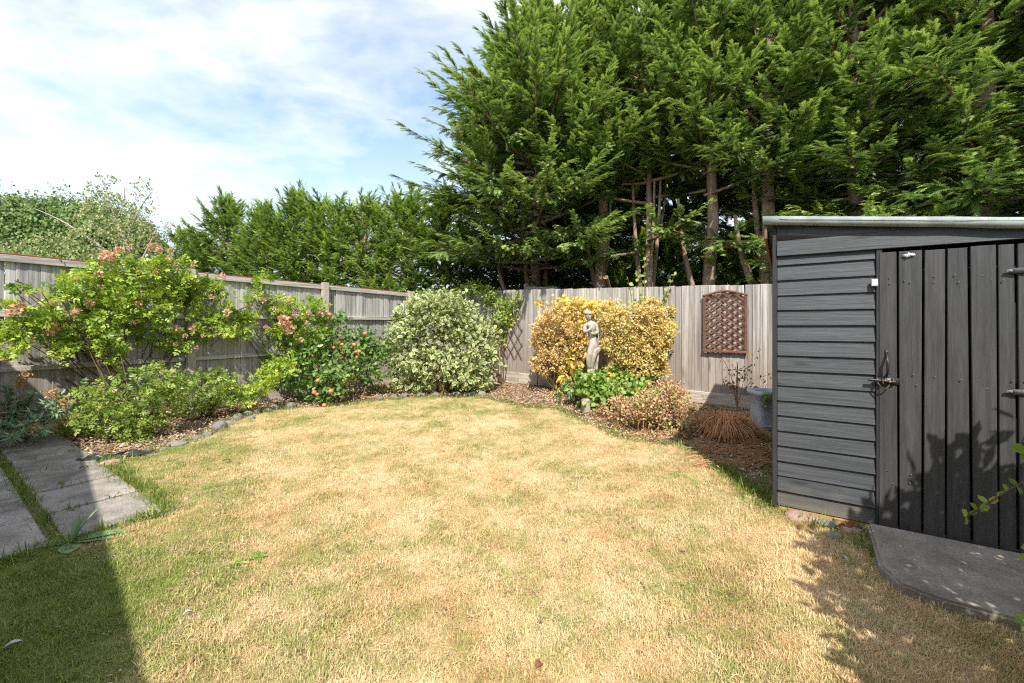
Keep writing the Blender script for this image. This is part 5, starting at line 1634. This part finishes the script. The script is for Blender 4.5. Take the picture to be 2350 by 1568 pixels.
ms.tube(bez(rb + [0, 0, .3], rb + [-.1, .3, .7], D(2420, 1075, 1.9), 8), np.linspace(.01, .007, 8), 5)
for i in range(1, 10):
    for s in (-1, 1):
        place(m, tw[i][None], unit(np.array([[-.5, r.normal(0, .3), .55 * s + .1]])), unit(np.array([[0, -1, .25]]) + r.normal(0, .2, (1, 3))), np.array([.046 * r.uniform(.75, 1.15)]), LEAF, np.array([r.uniform(.3, .9)]), width=1.3)
ms.build('twig', STEM, t); m.build('twig_leaves', GREEN, t)
for x, y, L, a in ((2312, 1028, .09, 3.1), (2330, 1040, .08, 3.5), (2345, 1020, .10, 2.7), (2330, 1262, .08, 2.6), (2318, 1275, .06, 3.3), (2335, 1280, .07, 4.0), (2346, 1310, .09, 2.9), (2320, 1420, .09, 3.0)):
    p = D(x, y, 1.75)
    m = MB()
    place(m, (p + np.array([.08, 0, .0]))[None], unit(np.array([[math.cos(a), -.25, math.sin(a) * .5]])), unit(np.array([[0.1, -.8, .6]])), np.array([L]), LEAF, np.array([r.uniform(.5, 1)]), width=1.1)
    m.build('leaf', GREEN, t)

# ------------------------------------------------------------------ beyond the back fence: a cut log, a neighbour's fence panel
lp = D(1393, 640, 8.6)
m = MB(); m.tube([lp + [-.06, -.12, .02], lp + [.10, .3, -.18]], .05, 14)
t = thing('cut_branch', 'sawn pale branch stub showing above the back fence behind the statue', 'branch', lp)
m.build('stub', BARK, t)
m = MB(); a = np.linspace(0, 2 * np.pi, 14, endpoint=False)
dv_ = unit(np.array([-.16, -.42, .20])); A_ = unit(np.cross(dv_, [0, 0, 1])); B2 = np.cross(dv_, A_)
V = (lp + [-.06, -.12, .02]) + dv_ * .006 + .047 * (np.cos(a)[:, None] * A_ + np.sin(a)[:, None] * B2)
m.add(np.vstack([V, [V.mean(0)]]), [[j, j + 1, (j + 2) % 14, 14] for j in range(0, 14, 2)])
m.build('sawn_end', DEAD_STEM, t)
npn = thing('fence_panel', "weathered corner of a neighbour's fence panel above the back fence by the forked trunk", 'fence', D(1210, 660, 10.0) * [1, 1, 0])
b0 = np.array(npn.location)
part('panel_post', bevel_box('panel_post', (.07, .07, 2.24), RAIL_WOOD, .005, (0, 0, 1.12)), npn, (-.05, 0, 0))
for i in range(5):
    part('panel_board', bevel_box('panel_board', (.12, .02, 2.12), WOOD_GREY, .003, (0, 0, 1.06)), npn, (.05 + .125 * i, .0, 0))
part('panel_rail', bevel_box('panel_rail', (.72, .04, .05), RAIL_WOOD, .004), npn, (.34, -.01, 2.15))

# ------------------------------------------------------------------ turf, bark and litter
PROTO = bpy.data.collections.new('turf_source')


def tuft(seed, nb, L, rad, w, mat, lean):
    r = np.random.default_rng(seed)
    m = MB()
    for i in range(nb):
        a = r.uniform(0, 6.283); p = np.array([r.normal(0, rad), r.normal(0, rad), 0])
        h = np.array([math.cos(a), math.sin(a), 0]); sd = np.array([-h[1], h[0], 0]) * w * r.uniform(.6, 1.3)
        l = L * r.uniform(.5, 1.25); f = abs(r.normal(0, lean)) + .15
        P = np.array([p, p + h * l * .40 * math.sin(f) + [0, 0, l * .5 * math.cos(f)], p + h * l * .98 * math.sin(f * 1.25) + [0, 0, max(l * .92 * math.cos(min(f * 1.3, 1.5)), .004)]])
        V = np.array([P[0] - sd, P[0] + sd, P[1] - sd * .9, P[1] + sd * .9, P[2] - sd * .2, P[2] + sd * .2])
        m.add(V, [[0, 1, 3, 2], [2, 3, 5, 4]], r=r.uniform(0, 1))
    o = m.build('blade_tuft', mat)
    COL.objects.unlink(o)
    return o


def scatter(name, pts, scl, protos_, label, seed=0, tilt=.25):
    col = bpy.data.collections.new(name + '_source')
    for o in protos_:
        col.objects.link(o)
    me = bpy.data.meshes.new(name)
    me.vertices.add(len(pts)); me.vertices.foreach_set('co', np.asarray(pts, np.float32).ravel())
    a = me.attributes.new('scl', 'FLOAT', 'POINT'); a.data.foreach_set('value', np.asarray(scl, np.float32))
    o = bpy.data.objects.new(name, me); COL.objects.link(o)
    o['kind'] = 'stuff'; o['label'] = label
    ng = bpy.data.node_groups.new(name + '_spread', 'GeometryNodeTree')
    ng.interface.new_socket('Geometry', in_out='INPUT', socket_type='NodeSocketGeometry')
    ng.interface.new_socket('Geometry', in_out='OUTPUT', socket_type='NodeSocketGeometry')
    gi, go = ng.nodes.new('NodeGroupInput'), ng.nodes.new('NodeGroupOutput')
    ci = nd(ng, 'GeometryNodeCollectionInfo', {'Collection': col, 'Separate Children': True, 'Reset Children': True})
    at = ng.nodes.new('GeometryNodeInputNamedAttribute'); at.data_type = 'FLOAT'; at.inputs['Name'].default_value = 'scl'
    rv = ng.nodes.new('FunctionNodeRandomValue'); rv.data_type = 'FLOAT_VECTOR'
    rv.inputs[0].default_value = (-tilt, -tilt, 0); rv.inputs[1].default_value = (tilt, tilt, 6.283)
    ip = nd(ng, 'GeometryNodeInstanceOnPoints', {'Points': gi.outputs[0], 'Instance': ci.outputs[0], 'Pick Instance': True})
    ng.links.new(rv.outputs[0], ip.inputs['Rotation'])
    ng.links.new(at.outputs[0], ip.inputs['Scale'])
    ng.links.new(ip.outputs[0], go.inputs[0])
    o.modifiers.new('spread', 'NODES').node_group = ng
    return o


r = np.random.default_rng(101)
N_T = 120000
y = np.exp(r.uniform(math.log(1.25), math.log(8.6), N_T))
x = r.uniform(-1.36, 1.32, N_T) * y
P = np.stack([x, y, np.full(N_T, .004)], 1)
ok = inside(P, LAWN_PTS) & ~inside(P, PAVE_POLY) & ~inside(P, SLAB_POLY)
shl = (P[:, :2] - SH); ok &= ~((shl @ wS > -.01) & (shl @ np.array([-wS[1], wS[0]]) > -.03))
P = P[ok]
clump = sum(np.sin(P[:, 0] * a + P[:, 1] * b + c) for a, b, c in ((9.1, 4.3, 0), (-5.2, 11.7, 1), (17.3, -13.9, 2), (23.1, 19.7, 3), (-31.0, 27.0, 4))) / 3.2
keep = clump + r.normal(0, .35, len(P)) > -.95
P, clump = P[keep], clump[keep]
scl = r.uniform(.6, 1.25, len(P)) * (1 + .035 * P[:, 1]) * np.clip(1 + .32 * clump, .55, 1.6)
scatter('lawn_grass', P, scl, [tuft(s, 20, .023, .022, .0012, BLADE, 1.0) for s in range(5)], 'short dry grass of the lawn, straw coloured with green patches')
# longer green grass: paving joint and edges, lawn margins, shade
Q = []
def line(a, b, n, sp):
    t = r.uniform(0, 1, n)[:, None]
    Q.append(np.asarray(a)[None, :2] * (1 - t) + np.asarray(b)[None, :2] * t + r.normal(0, sp, (n, 2)))
line(PO + ey * .52, PO + ey * .52 + ex * 3.5, 240, .013)
for k in range(1, 5):
    line(PO + ex * (.597 * k - .004), PO + ex * (.597 * k - .004) + ey * .5, 7, .004)
line(PO - ey * .03, PO - ey * .03 + ex * 1.9, 240, .04)
line(PO - ex * .03, PO + ey * 1.05 - ex * .03, 150, .03)
bed_edge = [np.array(q) for q in LAWN_PTS[2:-3]]
for a, b in zip(bed_edge[:-1], bed_edge[1:]):
    line(a, b, int(55 * np.linalg.norm(b - a)), .05)
line(G(1740, 1130), G(1775, 1172), 60, .06); line(G(1760, 1000), G(1768, 1130), 70, .08)
line(G(1990, 1250), G(2120, 1350), 150, .06); line(G(2120, 1350), G(2330, 1420), 150, .05); line(G(1640, 1070), G(1720, 1120), 80, .05)
Q = np.vstack(Q)
n_edge = len(Q)
for i in range(95):                                    # tufts that stayed green in the dry turf
    yy = math.exp(r.uniform(math.log(1.7), math.log(7.5))); c0 = np.array([r.uniform(-1.1, .95) * yy, yy])
    q = c0 + r.normal(0, r.uniform(.03, .10), (r.integers(4, 16), 2))
    Q = np.vstack([Q, q[inside(q, LAWN_PTS) & ~inside(q, PAVE_POLY) & ~inside(q, SLAB_POLY) & ~((q - SH) @ wS > -.02)]])
P = np.column_stack([Q, np.full(len(Q), .004)])
es = np.concatenate([r.uniform(.5, 1.3, n_edge), r.uniform(.25, .5, len(Q) - n_edge)])
off_slab = ~inside(P, SLAB_POLY)
P, es = P[off_slab], es[off_slab]
scatter('edge_grass', P, es, [tuft(20 + s, 9, .085, .02, .0022, LUSH, .55) for s in range(4)], 'longer green grass along the paving joints and lawn edges', tilt=.3)
# bark chips and dead leaves on the beds
def chip(seed):
    r = np.random.default_rng(seed)
    m = MB()
    for i in range(5):
        m.box((r.normal(0, .03), r.normal(0, .03), .004), (r.uniform(.015, .045), r.uniform(.008, .018), .005), (r.normal(0, .35), r.normal(0, .35), r.uniform(0, 3)), r=r.uniform(0, 1))
    o = m.build('bark_chip', CHIP); COL.objects.unlink(o)
    return o


BED = [tuple(C - uL * 9), tuple(C), tuple(C + wB * 9), tuple(C + wB * 9 - uL * 3)] + []
N_C = 60000
y = r.uniform(3.6, 10.6, N_C); x = r.uniform(-1.35, .75, N_C) * y
P = np.stack([x, y, np.full(N_C, 0.0)], 1)
rel = P[:, :2] - C
okc = ~inside(P, LAWN_PTS) & ~inside(P, PAVE_POLY) & (rel @ np.array([-.825, .566]) < -.02) & (rel @ np.array([.587, .81]) < -.03)
shl = (P[:, :2] - SH); okc &= ~((shl @ wS > -.02))
dens = r.uniform(0, 1, N_C) < np.where(P[:, 0] > 1.3, .35, 1)
P = P[okc & dens][:9000]
scatter('bark_litter', P, r.uniform(.6, 1.3, len(P)), [chip(s) for s in range(5)], 'bark chips and dead leaves covering the flower beds', tilt=.4)
yy = np.exp(r.uniform(math.log(1.5), math.log(7.5), 420)); P = np.stack([r.uniform(-1.1, 1.0, 420) * yy, yy, np.full(420, .018)], 1)
P = P[inside(P, LAWN_PTS) & ~((P[:, :2] - SH) @ wS > -.02)]
scatter('lawn_litter', P, r.uniform(.25, .5, len(P)), [chip(30 + s) for s in range(3)], 'scattered dark bits and dead leaf scraps on the lawn', tilt=.5)
# dry hay and clippings by the grass mound
m = MB()
for i in range(420):
    p = G(r.uniform(1590, 1770), r.uniform(1000, 1075)); p[2] = r.uniform(.006, .04)
    a = r.normal(.1, .5); L = r.uniform(.1, .32)
    d = np.array([math.cos(a), math.sin(a), 0]) * L / 2
    m.tube([p - d, p + [0, 0, .015], p + d], .0022, 3, r=r.uniform(.2, 1))
tag(m.build('grass_clippings', DRY_BLADE), 'dry cut grass stalks lying on the soil beside the shed', kind='stuff')
